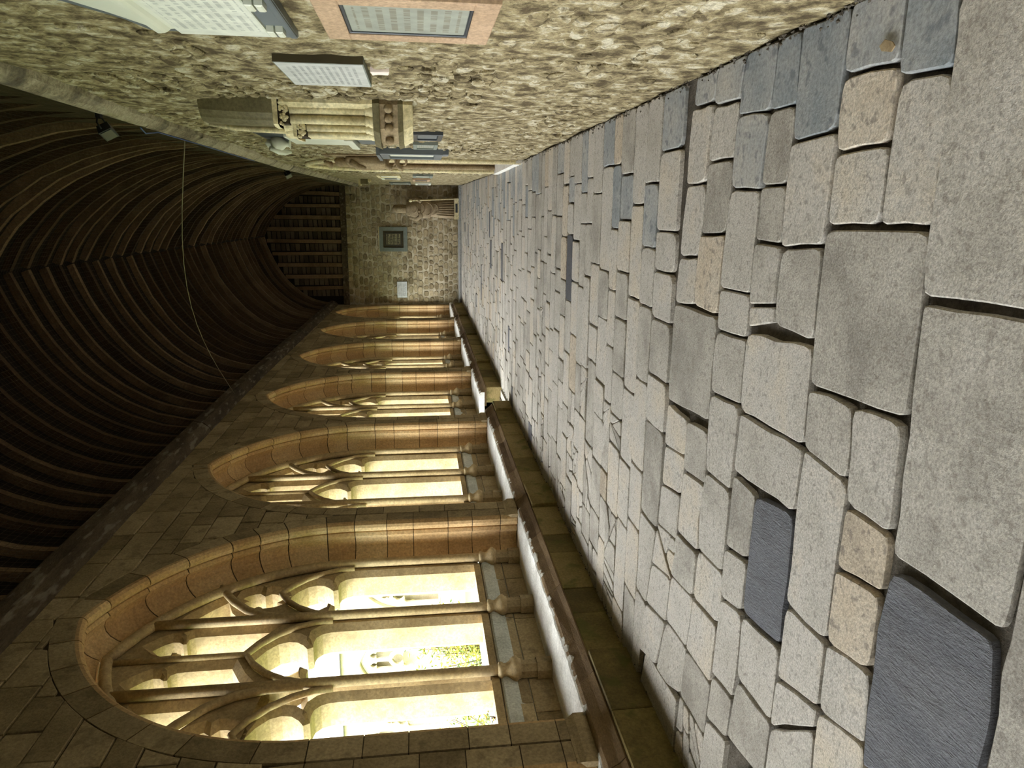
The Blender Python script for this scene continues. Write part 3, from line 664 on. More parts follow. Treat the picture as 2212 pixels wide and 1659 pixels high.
for i in WINS:
    if i < -2: continue
    y0 = centre(i); n_win += 1
    w = structure(empty('window_%d' % n_win, (0, y0, 0)), WIN_LABELS[i])
    for me in vous_sets[i % 2]: link('voussoir', me, w)
    for me in bed: link('mortar_bed', me, w)
    link('tracery', trac[i == DOOR], w)
    for _, u, me in shafts:
        s = link('shaft', me, w); link('shaft_base', bases[u], s); link('pedestal', peds[u], s)
    for nm, me in rolls:
        s = link(nm, me, w)
        if nm == 'jamb_shaft':
            u = -1.575 if me is rolls[0][1] else 1.575
            link('shaft_base', bases[u], s); link('pedestal', peds[u], s)
    if i != DOOR: link('head_roll', near_head, w)
    a = -A_W - .01; b = A_W + .01
    if i == DOOR: a = -.56
    m = seat_slab(a, b); m.build('seat', SEAT, w)
    m = MB(); m.rings([[(XL - .485, y, .80), (XL - .485, y, .86), (XL - .5, y, .875), (XL - .86, y, .975), (XL - .86, y, .5), (XL - .55, y, .5)] for y in ((a if i == DOOR else -1.7), 1.7)], .5, False); m.build('sill', SILL, w)
    for z0, z1 in ((.42, .64), (.64, .885)):
        for p, q in row_blocks(a if i == DOOR else -1.7, 1.7, .5, .9):
            MB().prism(inset([(p, z0), (q, z0), (q, z1), (p, z1)], .004), lambda a_, b_, h: (XL - .5 + h, a_, b_), -.2, rnd.uniform(-.004, .004), .006, rnd.random()).build('apron_block', ASHLAR, w)
    MB().box((XL - .85, (a if i == DOOR else -1.72), -.03), (XL - .53, 1.72, .8)).build('apron_core', MORTAR, w)

# plinth under the windows: an upright mossy course and a sloping course above, broken at the doorway
plinth = structure(empty('trim_1'), 'low stone bench plinth along the foot of the window wall')
d0, d1 = centre(DOOR) - 1.04 - .62, centre(DOOR) - 1.04 + .56
for a, b in ((-6.8, d0), (d1, WALL_END - .9)):
    for p, q in row_blocks(a, b, .4, .75):
        near = min(abs((p + q) / 2 - (centre(i) + PITCH / 2)) for i in WINS)
        bump = .05 if near < .4 else rnd.uniform(-.006, .006)
        P = [(p, -.03), (q, -.03), (q, .29), (p, .29)]
        MB().prism(inset(P, .003), lambda a_, b_, h: (XL + .17 + h, a_, b_), -.3, bump, .008, rnd.random()).build('plinth_block', MOSSY, plinth)
    for p, q in row_blocks(a, b, .7, 1.3):
        m = MB(); e = .003
        m.rings([[(XL + .165, y, .285), (XL + .172 + rnd.gauss(0, .004), y, .30), (XL + .13, y, .335 + rnd.gauss(0, .004)), (XL + .085 + rnd.gauss(0, .005), y, .40), (XL + .06, y, .415), (XL - .2, y, .415), (XL - .2, y, .285)] for y in (p + e, p * .66 + q * .34, p * .33 + q * .67, q - e)], rnd.random(), False)
        m.build('sloping_block', SLOPE, plinth)
MB().box((XL - .8, d0 + .1, -.03), (XL + .13, d1 - .06, .02)).build('threshold', PAVE, plinth)
for i in WINS:                                            # moulded foot of each pier
    yc = centre(i) + PITCH / 2
    if 3 < yc < WALL_END - .5:
        m = MB(); hw = .21
        m.rings([[(XL - .1, yc - hw - e, z), (XL + .005 + e, yc - hw - e, z), (XL + .005 + e, yc + hw + e, z), (XL - .1, yc + hw + e, z)] for e, z in ((.02, .41), (.02, .50), (.0, .54), (.0, .56))], .4, False)
        m.build('pier_foot', ASHLAR, plinth)
# ------------------------------------------------------------------ right wall: rubble masonry under a mortared ledge
def grid_noise(ny, nz, seed, steps=((6, .5), (14, .3), (30, .2))):
    r = np.random.RandomState(seed); out = np.zeros((ny, nz))
    for s, a in steps:
        g = r.rand(s * ny // nz + 3 if ny > nz else s + 3, s + 3)
        yi = np.linspace(0, g.shape[0] - 1.001, ny); zi = np.linspace(0, g.shape[1] - 1.001, nz)
        y0 = yi.astype(int); z0 = zi.astype(int); fy = (yi - y0)[:, None]; fz = (zi - z0)[None, :]
        fy = fy * fy * (3 - 2 * fy); fz = fz * fz * (3 - 2 * fz)
        out += a * ((g[y0][:, z0] * (1 - fy) + g[y0 + 1][:, z0] * fy) * (1 - fz) + (g[y0][:, z0 + 1] * (1 - fy) + g[y0 + 1][:, z0 + 1] * fy) * fz)
    return out
DOOR_R = (10.75, 13.6)                                    # blocked doorway in the right wall
def in_door(y, z, m=0.0):
    c = (DOOR_R[0] + DOOR_R[1]) / 2; w = (DOOR_R[1] - DOOR_R[0]) / 2 + m
    if abs(y - c) > w: return False
    return z < 2.0 + m + 1.15 * math.sqrt(max(0, 1 - (abs(y - c) / w) ** 1.5))
ny, nz = 420, 100
ys = np.concatenate([np.linspace(-1.0, 14.5, 330), np.linspace(14.6, WALL_END + .2, ny - 330)]); zs = np.linspace(-.03, 3.66, nz)
H = grid_noise(ny, nz, 3)
mb = MB(); vs = []
for a in range(ny):
    for b in range(nz):
        h = (H[a, b] - .5) * .05
        y, z = ys[a], zs[b]
        if in_door(y, z): h = -.22
        elif (2.15 < y < 3.4 and 1.93 < z < 2.9) or (2.6 < y < 3.35 and 1.15 < z < 1.9) or (3.75 < y < 4.5 and 1.7 < z < 2.22): h = min(h, 0)
        vs.append((xr(y) - h, y, z))
mb.add(vs, [(a * nz + b, a * nz + b + 1, (a + 1) * nz + b + 1, (a + 1) * nz + b) for a in range(ny - 1) for b in range(nz - 1)], .5, True)
wall_r = structure(mb.build('wall_right', RUBBLE_MORTAR), 'rough rubble wall hung with memorial tablets')
def rubble(cy, cz, w, h):
    n = rnd.randint(7, 9); P = []
    a0 = rnd.random() * 6.28
    for k in range(n):
        a = a0 + 2 * math.pi * k / n; r = rnd.uniform(.8, 1.05)
        P.append((cy + w / 2 * r * math.copysign(abs(math.cos(a)) ** .7, math.cos(a)), cz + h / 2 * r * math.copysign(abs(math.sin(a)) ** .7, math.sin(a))))
    return P
stones = []
z = .05
while z < 3.6:
    h = rnd.uniform(.07, .125); y = 2.2 + rnd.uniform(0, .1)
    while y < 16:
        w = rnd.uniform(.09, .24); cy, cz = y + w / 2, z + h / 2 + rnd.gauss(0, .012)
        if not in_door(cy, cz, .12) and rnd.random() < .9 and cz < 3.58: stones.append((cy, cz, w, h))
        y += w + .012
    z += h + .008
view = lambda s: s[2] * s[3] / (s[0] ** 3 + 2)            # how large a stone shows
stones.sort(key=view, reverse=True)
rest = MB()
covered = lambda y, z: (2.1 < y < 3.45 and 1.9 < z < 2.95) or (2.55 < y < 3.4 and 1.1 < z < 1.95) or (3.7 < y < 4.55 and 1.68 < z < 2.25)   # under a tablet
stones = [s for s in stones if not covered(s[0], s[1])]
for k, (cy, cz, w, h) in enumerate(stones):
    P = rubble(cy, cz, w * 1.02, h * 1.04)
    args = (P, to_right, -.04, rnd.uniform(-.002, .013), .014, rnd.random(), (rnd.gauss(0, .07), rnd.gauss(0, .07)))
    if k < 296: MB().prism(*args).build('rubble_stone', RUBBLE, wall_r)
    else: rest.prism(*args)
o = rest.build('small_rubble', RUBBLE, wall_r); o['kind'] = 'stuff'
MB().box((1.0, -7.2, -.03), (1.7, WALL_END + .6, 3.7)).build('wall_core', MORTAR, wall_r)
MB().box((0.86, -7.2, 3.72), (1.7, WALL_END + .6, 5.4)).build('upper_core', MORTAR, wall_r)
# ledge: sloping mortared cornice in lengths
ledge = structure(empty('trim_2'), 'grey mortared stone ledge at the head of the rubble wall')
y = -1.0
while y < WALL_END:
    w = rnd.uniform(.9, 1.8); q = min(y + w, WALL_END)
    m = MB(); n = 7; R = []
    for k in range(n + 1):
        yy = y + .004 + (q - y - .008) * k / n; x = xr(yy); j = lambda s=.004: rnd.gauss(0, s)
        R.append([(x + .02, yy, 3.60 + j()), (x - .03 + j(), yy, 3.62 + j()), (x - .065 + j(), yy, 3.66 + j()), (x - .085 + j(.003), yy, 3.695 + j(.003)), (x - .08, yy, 3.735), (x + .3, yy, 3.76), (x + .3, yy, 3.6)])
    m.rings(R, rnd.random(), False); m.build('ledge_stone', LEDGE, ledge); y = q

# ------------------------------------------------------------------ end wall, and an added sky blocker at the back
mb = MB(); ex = np.linspace(-3.5, 1.0, 90); ez = np.linspace(-.03, 4.2, 80); HE = grid_noise(90, 80, 5)
mb.add([(ex[a], WALL_END - (HE[a, b] - .5) * .03, ez[b]) for a in range(90) for b in range(80)], [(a * 80 + b, (a + 1) * 80 + b, (a + 1) * 80 + b + 1, a * 80 + b + 1) for a in range(89) for b in range(79)], .5, True)
wall_e = structure(mb.build('wall_end', END_MORTAR), 'coursed rubble wall closing the far end of the walk')
stones = []; z = .09
while z < 4.08:
    h = rnd.uniform(.13, .2); x = -3.4
    while x < .88:
        w = rnd.uniform(.13, .36); stones.append((x + w / 2, z + h / 2 + rnd.gauss(0, .01), w, h)); x += w + .02
    z += h + .012
stones.sort(key=lambda s: s[2] * s[3], reverse=True); rest = MB()
for k, (cx, cz, w, h) in enumerate(stones):
    args = (rubble(cx, cz, w, h), to_end, -.04, rnd.uniform(.012, .03), .016, rnd.random(), (rnd.gauss(0, .03), rnd.gauss(0, .03)))
    if k < 298: MB().prism(*args).build('wall_stone', END_STONE, wall_e)
    else: rest.prism(*args)
o = rest.build('small_wall_stones', END_STONE, wall_e); o['kind'] = 'stuff'
MB().box((-4.3, WALL_END + .06, -.03), (1.7, WALL_END + .6, 7.6)).build('wall_core', MORTAR, wall_e)
structure(MB().box((-4.3, -7.6, -.03), (1.7, -7.2, 8.6)).build('sky_block_back', MORTAR), 'wall closing the walk behind the viewer')  # added only to block the sky; the walk itself carries on

# ------------------------------------------------------------------ roof
AX = -0.95
def z_ridge(y): return 8.0 - 0.038 * max(y, 3)
def drop(y): return 0.0 if y < 14 else (y - 14) / 13 * 0.3
def roof_pt(side, t, y, off=0.0):
    th = math.acos(.56 / 1.56) * t
    w, zs = (1.8, 4.3) if side > 0 else (2.35, 5.03 - drop(y))
    u = (1.56 * math.cos(th) - .56); h = 1.56 * math.sin(th) / 1.456
    nx, nz = math.cos(th), math.sin(th)
    return (AX + side * (u * w + nx * off), y, zs + h * (z_ridge(y) - zs) + nz * off)
roof = structure(empty('ceiling'), 'dark barrel roof of close-set curved oak rafters')
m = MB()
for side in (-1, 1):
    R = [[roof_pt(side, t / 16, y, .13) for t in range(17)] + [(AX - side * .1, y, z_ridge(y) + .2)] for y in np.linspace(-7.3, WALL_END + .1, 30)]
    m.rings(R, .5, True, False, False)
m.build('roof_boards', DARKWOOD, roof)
y = -1.2
while y < WALL_END - .25:
    for side in (-1, 1):
        m = MB(); hw = rnd.uniform(.032, .045); tw = rnd.gauss(0, .012); R = []; n = 14
        dep = rnd.uniform(.10, .13); j = [rnd.gauss(0, .008) for _ in range(n + 1)]
        for k in range(n + 1):
            t = k / n; yy = y + tw * t + j[k] * .5
            R.append([roof_pt(side, t, yy - hw, .13), roof_pt(side, t, yy - hw, .13 - dep + j[k]), roof_pt(side, t, yy + hw, .13 - dep + j[k]), roof_pt(side, t, yy + hw, .13)])
        m.rings(R if side > 0 else R, rnd.random(), False); m.build('rafter', WOOD, roof)
    y += rnd.uniform(.43, .49)
# wall plate on the window side, in two lengths scarfed together
for a, b in ((-7.2, 11.35), (11.37, WALL_END)):
    m = MB(); R = []
    for y in np.linspace(a, b, 14):
        dz = -drop(y); j = rnd.gauss(0, .006)
        R.append([(XL - .12, y, 4.86 + dz), (XL + .005, y, 4.86 + dz), (XL + .06 + j, y, 4.89 + dz), (XL + .12 + j, y, 4.96 + dz), (XL + .14, y, 4.99 + dz), (XL + .165 + j, y, 5.12 + dz), (XL - .12, y, 5.16 + dz)])
    m.rings(R, rnd.random(), False); m.build('wall_plate', PLATE, roof)
# gable frame over the end wall
MB().box((-3.45, WALL_END - .09, 4.13), (.92, WALL_END + .06, 4.34)).build('end_plate', PLATE, roof)
MB().box((-3.6, WALL_END + .03, 4.3), (1.2, WALL_END + .06, 7.2)).build('gable_boards', DARKWOOD, roof)
def gable_z(x, off):
    best = 4.3
    for k in range(41):
        for s in (-1, 1):
            p = roof_pt(s, k / 40, WALL_END - .1, off)
            if abs(p[0] - x) < .09: best = max(best, p[2])
    return best
studs = [.55, .14, -.28, -.70, -1.13, -1.55, -1.97, -2.39, -2.80]
for x in studs:
    top = gable_z(x, .02); m = MB(); w = rnd.uniform(.055, .075); j = rnd.gauss(0, .02)
    m.rings([[(x - w + j * t, WALL_END - .08, z), (x + w + j * t, WALL_END - .08, z), (x + w + j * t, WALL_END + .04, z), (x - w + j * t, WALL_END + .04, z)] for t, z in ((0, 4.32), (1, top))], .7 + .3 * rnd.random(), False)
    m.build('gable_stud', WOOD, roof)
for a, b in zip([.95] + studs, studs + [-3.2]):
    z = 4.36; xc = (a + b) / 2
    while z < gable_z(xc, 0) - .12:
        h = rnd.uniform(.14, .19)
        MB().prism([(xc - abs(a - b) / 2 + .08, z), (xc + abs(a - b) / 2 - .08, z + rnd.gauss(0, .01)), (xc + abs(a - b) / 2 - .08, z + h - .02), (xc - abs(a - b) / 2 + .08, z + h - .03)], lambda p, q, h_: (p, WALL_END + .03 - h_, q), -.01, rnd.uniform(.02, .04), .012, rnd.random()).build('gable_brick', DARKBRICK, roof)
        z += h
# bird netting slung under the rafters
m = MB(); tw = .0022
for side in (-1, 1):
    for k in range(1, 46):
        t = k / 46; P = [Vector(roof_pt(side, t, y, -.03)) for y in np.linspace(2.0, 26.6, 26)]
        d = Vector(roof_pt(side, t + .004, 10, -.03)) - Vector(roof_pt(side, t, 10, -.03)); d = d.normalized() * tw
        m.rings([[p - d, p + d] for p in P], .5, False, False, False)
    for y in np.arange(2.0, 26.6, .07):
        P = [Vector(roof_pt(side, t / 10, y, -.03)) for t in range(11)]; d = Vector((0, tw, 0))
        m.rings([[p - d, p + d] for p in P], .5, False, False, False)
o = m.build('bird_netting', NET); thing(o, 'fine dark bird netting stretched beneath the curved roof rafters', 'netting'); o['kind'] = 'stuff'

# ------------------------------------------------------------------ memorials on the right wall
def rbox(name, y0, y1, z0, z1, p0, p1, mat, parent=None, bev=.004):
    """box on the right wall standing out from p0 to p1"""
    ymid = (y0 + y1) / 2; x0 = xr(ymid)
    return MB().prism([(y0, z0), (y1, z0), (y1, z1), (y0, z1)], lambda a, b, h: (x0 - h, a, b), p0, p1, bev).build(name, mat, parent)
def rframe(y0, y1, z0, z1, w, p0, p1, mat, parent, name='frame_bar'):
    for a, b, c, d in ((y0, y1, z0, z0 + w), (y0, y1, z1 - w, z1), (y0, y0 + w, z0 + w, z1 - w), (y1 - w, y1, z0 + w, z1 - w)): rbox(name, a, b, c, d, p0, p1, mat, parent)
# white marble tablet on slate, nearest the viewer
t = thing(empty('wall_monument', (0, 0, 0)), 'white marble tablet with moulded cornice and feet on grey slate, nearest the viewer', 'monument')
P = [(2.20, 1.985), (3.32, 1.985), (3.32, 2.07), (3.28, 2.56), (3.12, 2.60), (2.90, 2.72), (2.78, 2.84), (2.66, 2.72), (2.42, 2.60), (2.24, 2.56)]
MB().prism(P, to_right, -.02, .028, .004).build('slate_back', GREYSLATE, t)
rbox('tablet', 2.30, 3.27, 2.085, 2.44, .02, .04, TXT_MARBLE, t)
m = MB(); m.rings([[(XR - .02, y, 2.435), (XR - .04, y, 2.435), (XR - .042, y, 2.45), (XR - .052, y, 2.462), (XR - .058, y, 2.475), (XR - .06, y, 2.49), (XR - .06, y, 2.5), (XR - .02, y, 2.5)] for y in (2.24, 3.18)], .5, False); m.build('cornice', MARBLE, t)
MB().prism([(2.34, 2.5), (3.22, 2.5), (2.98, 2.6), (2.78, 2.70), (2.58, 2.6)], to_right, .02, .04, .004).build('pediment', MARBLE, t)
for yc in (2.4, 2.78, 3.16):
    for dz in (0, .035): rbox('foot', yc - .04, yc + .04, 2.015 + dz, 2.043 + dz, .02, .055, MARBLE, t, .006)
rbox('lower_band', 2.22, 3.30, 1.987, 2.012, .02, .036, GREYSLATE, t)
# eroded tablet in a pink stone frame
t = thing(empty('framed_tablet'), 'eroded grey inscribed tablet in a flat pinkish stone frame', 'tablet')
rframe(2.67, 3.28, 1.20, 1.855, .09, -.02, .035, PINK, t)
for a, b, c, d in ((2.76, 2.775, 1.29, 1.765), (3.175, 3.19, 1.29, 1.765)): rbox('inner_lip', a, b, c, d, .0, .03, DARKSLATE, t)
for c, d in ((1.29, 1.302), (1.753, 1.765)): rbox('inner_lip', 2.775, 3.175, c, d, .0, .03, DARKSLATE, t)
rbox('panel', 2.775, 3.175, 1.302, 1.753, -.02, .024, TXT_GREY, t)
# thick pale slab
t = thing(empty('inscribed_slab'), 'thick pale inscribed slab with grey edges and a shade-coloured near end standing proud of the rubble', 'tablet')
rbox('slab_body', 3.80, 4.44, 1.755, 2.185, -.02, .036, GREYPAINT, t, .001)
rbox('slab_face', 3.806, 4.434, 1.761, 2.179, .034, .0385, TXT_WHITE, t, .001)
rbox('slab_end_shade', 3.795, 3.80, 1.755, 2.185, -.02, .036, BRONZE, t, .0005)  # thin dark strip paints the shade on the near end; not bronze
o = MB().prism([(4.06, 1.64), (4.14, 1.645), (4.13, 1.70), (4.16, 1.735), (4.07, 1.74)], to_right, -.02, .024, .006).build('filler_patch', PLASTER); thing(o, 'small patch of pinkish white filler under the thick pale slab', 'patch')
# clustered respond: corbel with balls, shafts, leafy capitals, stump of an arch
t = thing(empty('clustered_respond'), 'pale clustered shafts on a ball-carved corbel with leafy capitals and dark arch stump', 'respond')
def vshaft(name, x, y, r, z0, z1, mat, parent): return MB().lathe([(r, z0), (r, z1)], x, y, 14).build(name, mat, parent)
SH = [(.668, 5.29, .033, 2.36), (.602, 5.31, .031, 2.36), (.552, 5.35, .024, 2.26), (.515, 5.40, .02, 2.26)]
m = MB(); m.prism([(.735, 5.22), (.70, 5.22), (.64, 5.30), (.55, 5.38), (.50, 5.46), (.50, 5.60), (.735, 5.80)], to_floor, 1.80, 2.42, 0); m.build('shaft_core', PALE, t)
for x, y, r, zt in SH: vshaft('shaft', x, y, r, 1.84, zt, PALE, t)
for x, y, r, zt in SH: MB().lathe([(r, 1.86), (r + .008, 1.85), (r + .004, 1.838), (r + .016, 1.82), (r + .018, 1.80), (r + .012, 1.795)], x, y, 14).build('shaft_foot', PALE, t)
def leafy(x0, x1, y, z0, z1, nm):
    m = MB(); m.box((x0, y - .03, z0), (x1, y + .2, z1), .0)  # dark backing block: painted shade behind the pale leaves
    r = random.Random(3)
    for k in range(46):
        cx, cz = r.uniform(x0 - .008, x1 + .008), r.uniform(z0 + .008, z1 - .006); rr = r.uniform(.007, .013); cy = y - .035
        m.lathe([(.002, cz - rr), (rr * .8, cz - rr * .5), (rr, cz), (rr * .7, cz + rr * .6), (.002, cz + rr)], cx, cy, 6, r.uniform(.6, 1))
    return m.build(nm, LEAFY, t)
leafy(.565, .715, 5.285, 2.365, 2.43, 'leaf_capital'); leafy(.495, .575, 5.36, 2.265, 2.325, 'leaf_capital')
m = MB(); m.prism([(.75, 5.21), (.56, 5.235), (.545, 5.30), (.55, 5.75), (.75, 5.78)], to_floor, 2.43, 2.465, .006); m.build('abacus', PALE, t)
m = MB(); m.prism([(.60, 5.31), (.488, 5.33), (.478, 5.40), (.49, 5.70), (.6, 5.75)], to_floor, 2.325, 2.35, .006); m.build('abacus', PALE, t)
R = []
for k in range(9):                                        # arch stump curving away above the capital
    q = k / 8; z = 2.465 + .52 * q; dy = .16 * q * q; dx = .035 * q * q
    R.append([(.755, 5.22 + dy, z), (.70 + dx, 5.225 + dy, z), (.63 + dx, 5.24 + dy, z), (.60 + dx, 5.27 + dy, z), (.585 + dx, 5.28 + dy, z), (.56 + dx, 5.33 + dy, z), (.56 + dx, 5.72 + dy, z), (.755, 5.78 + dy, z)])
m = MB(); m.rings(R, .4, False); m.build('arch_stump', DARKSTONE, t)
m = MB(); m.tube([(.535, 5.42, 2.35), (.545, 5.47, 2.6), (.565, 5.56, 2.8), (.60, 5.68, 2.98)], .022, 10); m.build('arch_rib', PALE, t)
def corbel(z0, z1, e0, e1, nm, mat):
    def sec(z, e): return [(.735, 5.22 - e, z), (.70, 5.20 - e, z), (.545 - e, 5.26 - e, z), (.47 - e, 5.40 - e * .5, z), (.47 - e, 5.66, z), (.735, 5.85 + e, z)]
    m = MB(); m.rings([sec(z0, e0), sec(z1, e1)], .4, False); return m.build(nm, mat, t)
corbel(1.755, 1.80, .03, .012, 'corbel_slab', DARKSTONE); corbel(1.63, 1.755, -.012, .0, 'corbel_frieze', CARVED); corbel(1.595, 1.63, .012, .026, 'corbel_slab', DARKSTONE); corbel(1.53, 1.595, -.03, .004, 'corbel_foot', PALE)
for x, y in ((.672, 5.205), (.612, 5.225), (.552, 5.25), (.478, 5.36)):
    MB().lathe([(.002, 1.663), (.018, 1.668), (.028, 1.68), (.031, 1.694), (.028, 1.708), (.018, 1.72), (.002, 1.725)], x, y, 12).build('ball', CARVED, t)
# memorials beyond the respond
t = thing(empty('urn_monument'), 'marble memorial with draped urn and dark slate panels just beyond the clustered shafts', 'monument')
rbox('slate_back', 7.35, 8.25, 1.86, 3.05, -.02, .02, DARKSLATE, t)
rbox('marble_panel', 7.42, 8.18, 2.2, 2.78, .015, .05, MARBLE, t); rbox('cornice', 7.33, 8.27, 2.12, 2.2, .01, .085, MARBLE, t); rbox('lower_panel', 7.45, 8.15, 1.9, 2.1, .01, .04, GREYSLATE, t)
MB().lathe([(.05, 2.78), (.03, 2.8), (.03, 2.82), (.075, 2.87), (.085, 2.92), (.06, 2.96), (.035, 2.97), (.04, 3.0), (.003, 3.03)], XR - .08, 7.8, 14).build('urn', MARBLE, t)
m = MB(); m.tube([(XR - .13, 7.72, 2.97), (XR - .15, 7.78, 2.9), (XR - .16, 7.86, 2.85), (XR - .15, 7.93, 2.8)], [.02, .035, .03, .015], 8); m.build('drapery', MARBLE, t)
def tablet(label, y0, y1, z0, z1, p, fw, fmat, pmat, extra=None):
    t = thing(empty('wall_tablet'), label, 'tablet'); rframe(y0, y1, z0, z1, fw, -.02, p, fmat, t); rbox('panel', y0 + fw, y1 - fw, z0 + fw, z1 - fw, -.02, p * .6, pmat, t); return t
tablet('small blue-grey tablet in a dark frame below the ball corbel', 7.05, 7.62, 1.26, 1.55, .04, .05, DARKSLATE, GREYSLATE)
tablet('small speckled tablet with dark top edge, second below the ball corbel', 8.15, 8.75, 1.28, 1.55, .035, .04, GREYPAINT, TXT_GREY)
t = tablet('tall grey moulded tablet with pale panel between corbel and carved figure', 8.98, 9.85, 1.2, 1.95, .075, .1, GREYSLATE, MARBLE)
rbox('bracket', 9.25, 9.55, 1.12, 1.2, -.02, .05, GREYSLATE, t); rbox('hood', 8.94, 9.9, 1.95, 1.99, -.02, .095, GREYSLATE, t)
# carved figure: draped mourner with scrolls
t = thing(empty('carved_figure'), 'brown carved draped figure with scrolls mounted beside the blocked doorway', 'sculpture')
def blob(path, radii, name, parent, mat, n=12, squash=(1, 1, 1), seed=0, folds=0.0, fn=7):
    r = random.Random(seed); m = MB(); R = []
    for k, ((x, y, z), q) in enumerate(zip(path, radii)):
        R.append([(x + q * (1 + folds * math.sin(fn * a + k * .5)) * math.cos(a) * squash[0], y + q * (1 + folds * math.sin(fn * a + k * .5)) * math.sin(a) * squash[1], z) for a in [2 * math.pi * i / n for i in range(n)]])
    m.rings(R, .5, True); return m.build(name, mat, parent)
fx, fy = XR - .075, 10.15
blob([(fx, fy, 1.92), (fx, fy, 1.95), (fx - .01, fy, 2.1), (fx, fy, 2.28), (fx + .01, fy, 2.4), (fx, fy, 2.46)], [.04, .15, .14, .12, .13, .05], 'robed_body', t, CARVED, 20, (.75, 1.2, 1), 1, .12, 9)
blob([(fx - .02, fy, 2.45), (fx - .02, fy, 2.48), (fx - .03, fy, 2.53), (fx - .02, fy, 2.58), (fx - .01, fy, 2.61)], [.03, .055, .065, .05, .01], 'head', t, CARVED)
for k, (a, b) in enumerate((((fx - .02, fy - .13, 2.38), (fx - .1, fy - .05, 2.2)), ((fx - .02, fy + .13, 2.36), (fx - .1, fy + .06, 2.12)))):
    m = MB(); mid = ((a[0] + b[0]) / 2 - .03, (a[1] + b[1]) / 2 + (-.03 if k == 0 else .03), (a[2] + b[2]) / 2); m.tube([a, mid, b], [.045, .04, .025], 10); m.build('arm', CARVED, t)
for s, zc in ((0, 1.84), (1, 1.70)):
    m = MB(); P = [(fx - .02 - .09 * math.cos(a) * (1 - a / 9), fy - .1 + .06 * a / 3, zc + .09 * math.sin(a) * (1 - a / 9)) for a in [q * .5 for q in range(13)]]; m.tube(P, [.035 - .0018 * q for q in range(13)], 8); m.build('scroll', CARVED, t)
for k in range(3):
    m = MB(); y0 = fy - .14 + .1 * k; m.tube([(fx - .03, y0, 2.72 - .03 * k), (fx - .07, y0 + .05, 2.66), (fx - .05, y0 + .11, 2.7)], [.02, .035, .02], 8); m.build('wreath', CARVED, t)
rbox('back_slab', 9.95, 10.4, 1.62, 2.75, -.02, .03, CARVED, t)
# blocked pointed doorway with moulded jambs
dr = structure(empty('door_1'), 'blocked pointed doorway with moulded brown jambs in the rubble wall')
def door_arc(off, n=16):
    c = sum(DOOR_R) / 2; w = (DOOR_R[1] - DOOR_R[0]) / 2 + off; out = [(c - w, .02)]
    for k in range(n + 1):
        u = -1 + 2 * k / n; out.append((c + w * u, 2.0 + off + 1.15 * math.sqrt(max(0, 1 - abs(u) ** 1.5))))
    return out + [(c + w, .02)]
for off, r, px in ((.10, .045, .02), (.0, .05, -.04), (-.1, .045, -.13)):
    m = MB(); m.tube([(xr(y) - px, y, z) for y, z in door_arc(off)], r, 10); m.build('jamb_roll', CARVED if off < .05 else PALE, dr)
MB().box((XR + .19, DOOR_R[0] - .1, 0), (XR + .3, DOOR_R[1] + .1, 3.3)).build('blocking', ASHLAR, dr)
MB().box((XR - .05, DOOR_R[0] - .15, -.02), (XR + .25, DOOR_R[1] + .3, .1)).build('door_step', SEAT, dr)
# small memorials near the far end
far = [('narrow cream memorial panel high beyond the doorway', 16.4, 17.6, 1.9, 2.42, PALE, MARBLE), ('white edged dark tablet, upper of the far group', 17.7, 19.0, 1.95, 2.4, MARBLE, DARKSLATE), ('slim white tablet low beyond the doorway', 16.2, 17.2, 1.18, 1.62, GREYPAINT, MARBLE),
       ('dark panel with pinkish rim low in the far group', 19.0, 20.2, 1.2, 1.65, PINK, DARKSLATE), ('pale tablet nearest the end wall', 23.2, 24.6, 1.75, 2.4, GREYPAINT, MARBLE), ('low white tablet closest to the corner of the end wall', 23.5, 24.8, 1.1, 1.6, MARBLE, GREYSLATE)]
for lb, a, b, c, d, fm, pm in far: tablet(lb, a, b, c, d, .05, .07, fm, pm)
t = thing(empty('wall_bracket'), 'small dark stone bracket set high near the end wall', 'bracket')
rbox('bracket_block', 20.3, 20.7, 2.86, 3.05, -.02, .14, DARKSTONE, t); rbox('bracket_cap', 20.2, 20.8, 3.05, 3.1, -.02, .17, PALE, t); rbox('bracket_foot', 20.35, 20.65, 2.78, 2.86, -.02, .08, PALE, t)
# floodlights and cable under the eaves
def flood(x, y, z, s, label):
    t = thing(empty('floodlight', (x, y, z)), label, 'floodlight', 'floodlights on the ledge')
    m = MB(); m.rings([[(-.05 * s, -.09 * s, -.06 * s), (.03 * s, -.07 * s, -.05 * s), (.03 * s, -.07 * s, .05 * s), (-.05 * s, -.09 * s, .06 * s)], [(-.05 * s, .09 * s, -.06 * s), (.03 * s, .07 * s, -.05 * s), (.03 * s, .07 * s, .05 * s), (-.05 * s, .09 * s, .06 * s)]], .5, False); o = m.build('housing', BLACK, t); o.rotation_euler = (0, -.5, .3)
    m = MB(); m.box((-.056 * s, -.075 * s, -.048 * s), (-.05 * s, .075 * s, .048 * s)); g = m.build('lens', GLASS, o)
    m = MB(); m.tube([(0, -.1 * s, 0), (.05 * s, -.11 * s, .03 * s), (.12 * s, -.03 * s, .05 * s), (.12 * s, .03 * s, .05 * s), (.05 * s, .11 * s, .03 * s), (0, .1 * s, 0)], .008 * s, 6); m.build('yoke', BLACK, t)
    m = MB(); m.box((.10 * s, -.03 * s, .03 * s), (.2 * s, .03 * s, .07 * s)); m.build('wall_fixing', BLACK, t)
flood(.545, 5.75, 3.73, .8, 'black floodlight fixed to the ledge nearest the viewer'); flood(.60, 13.3, 3.76, .95, 'far black floodlight on the ledge below the rafters')
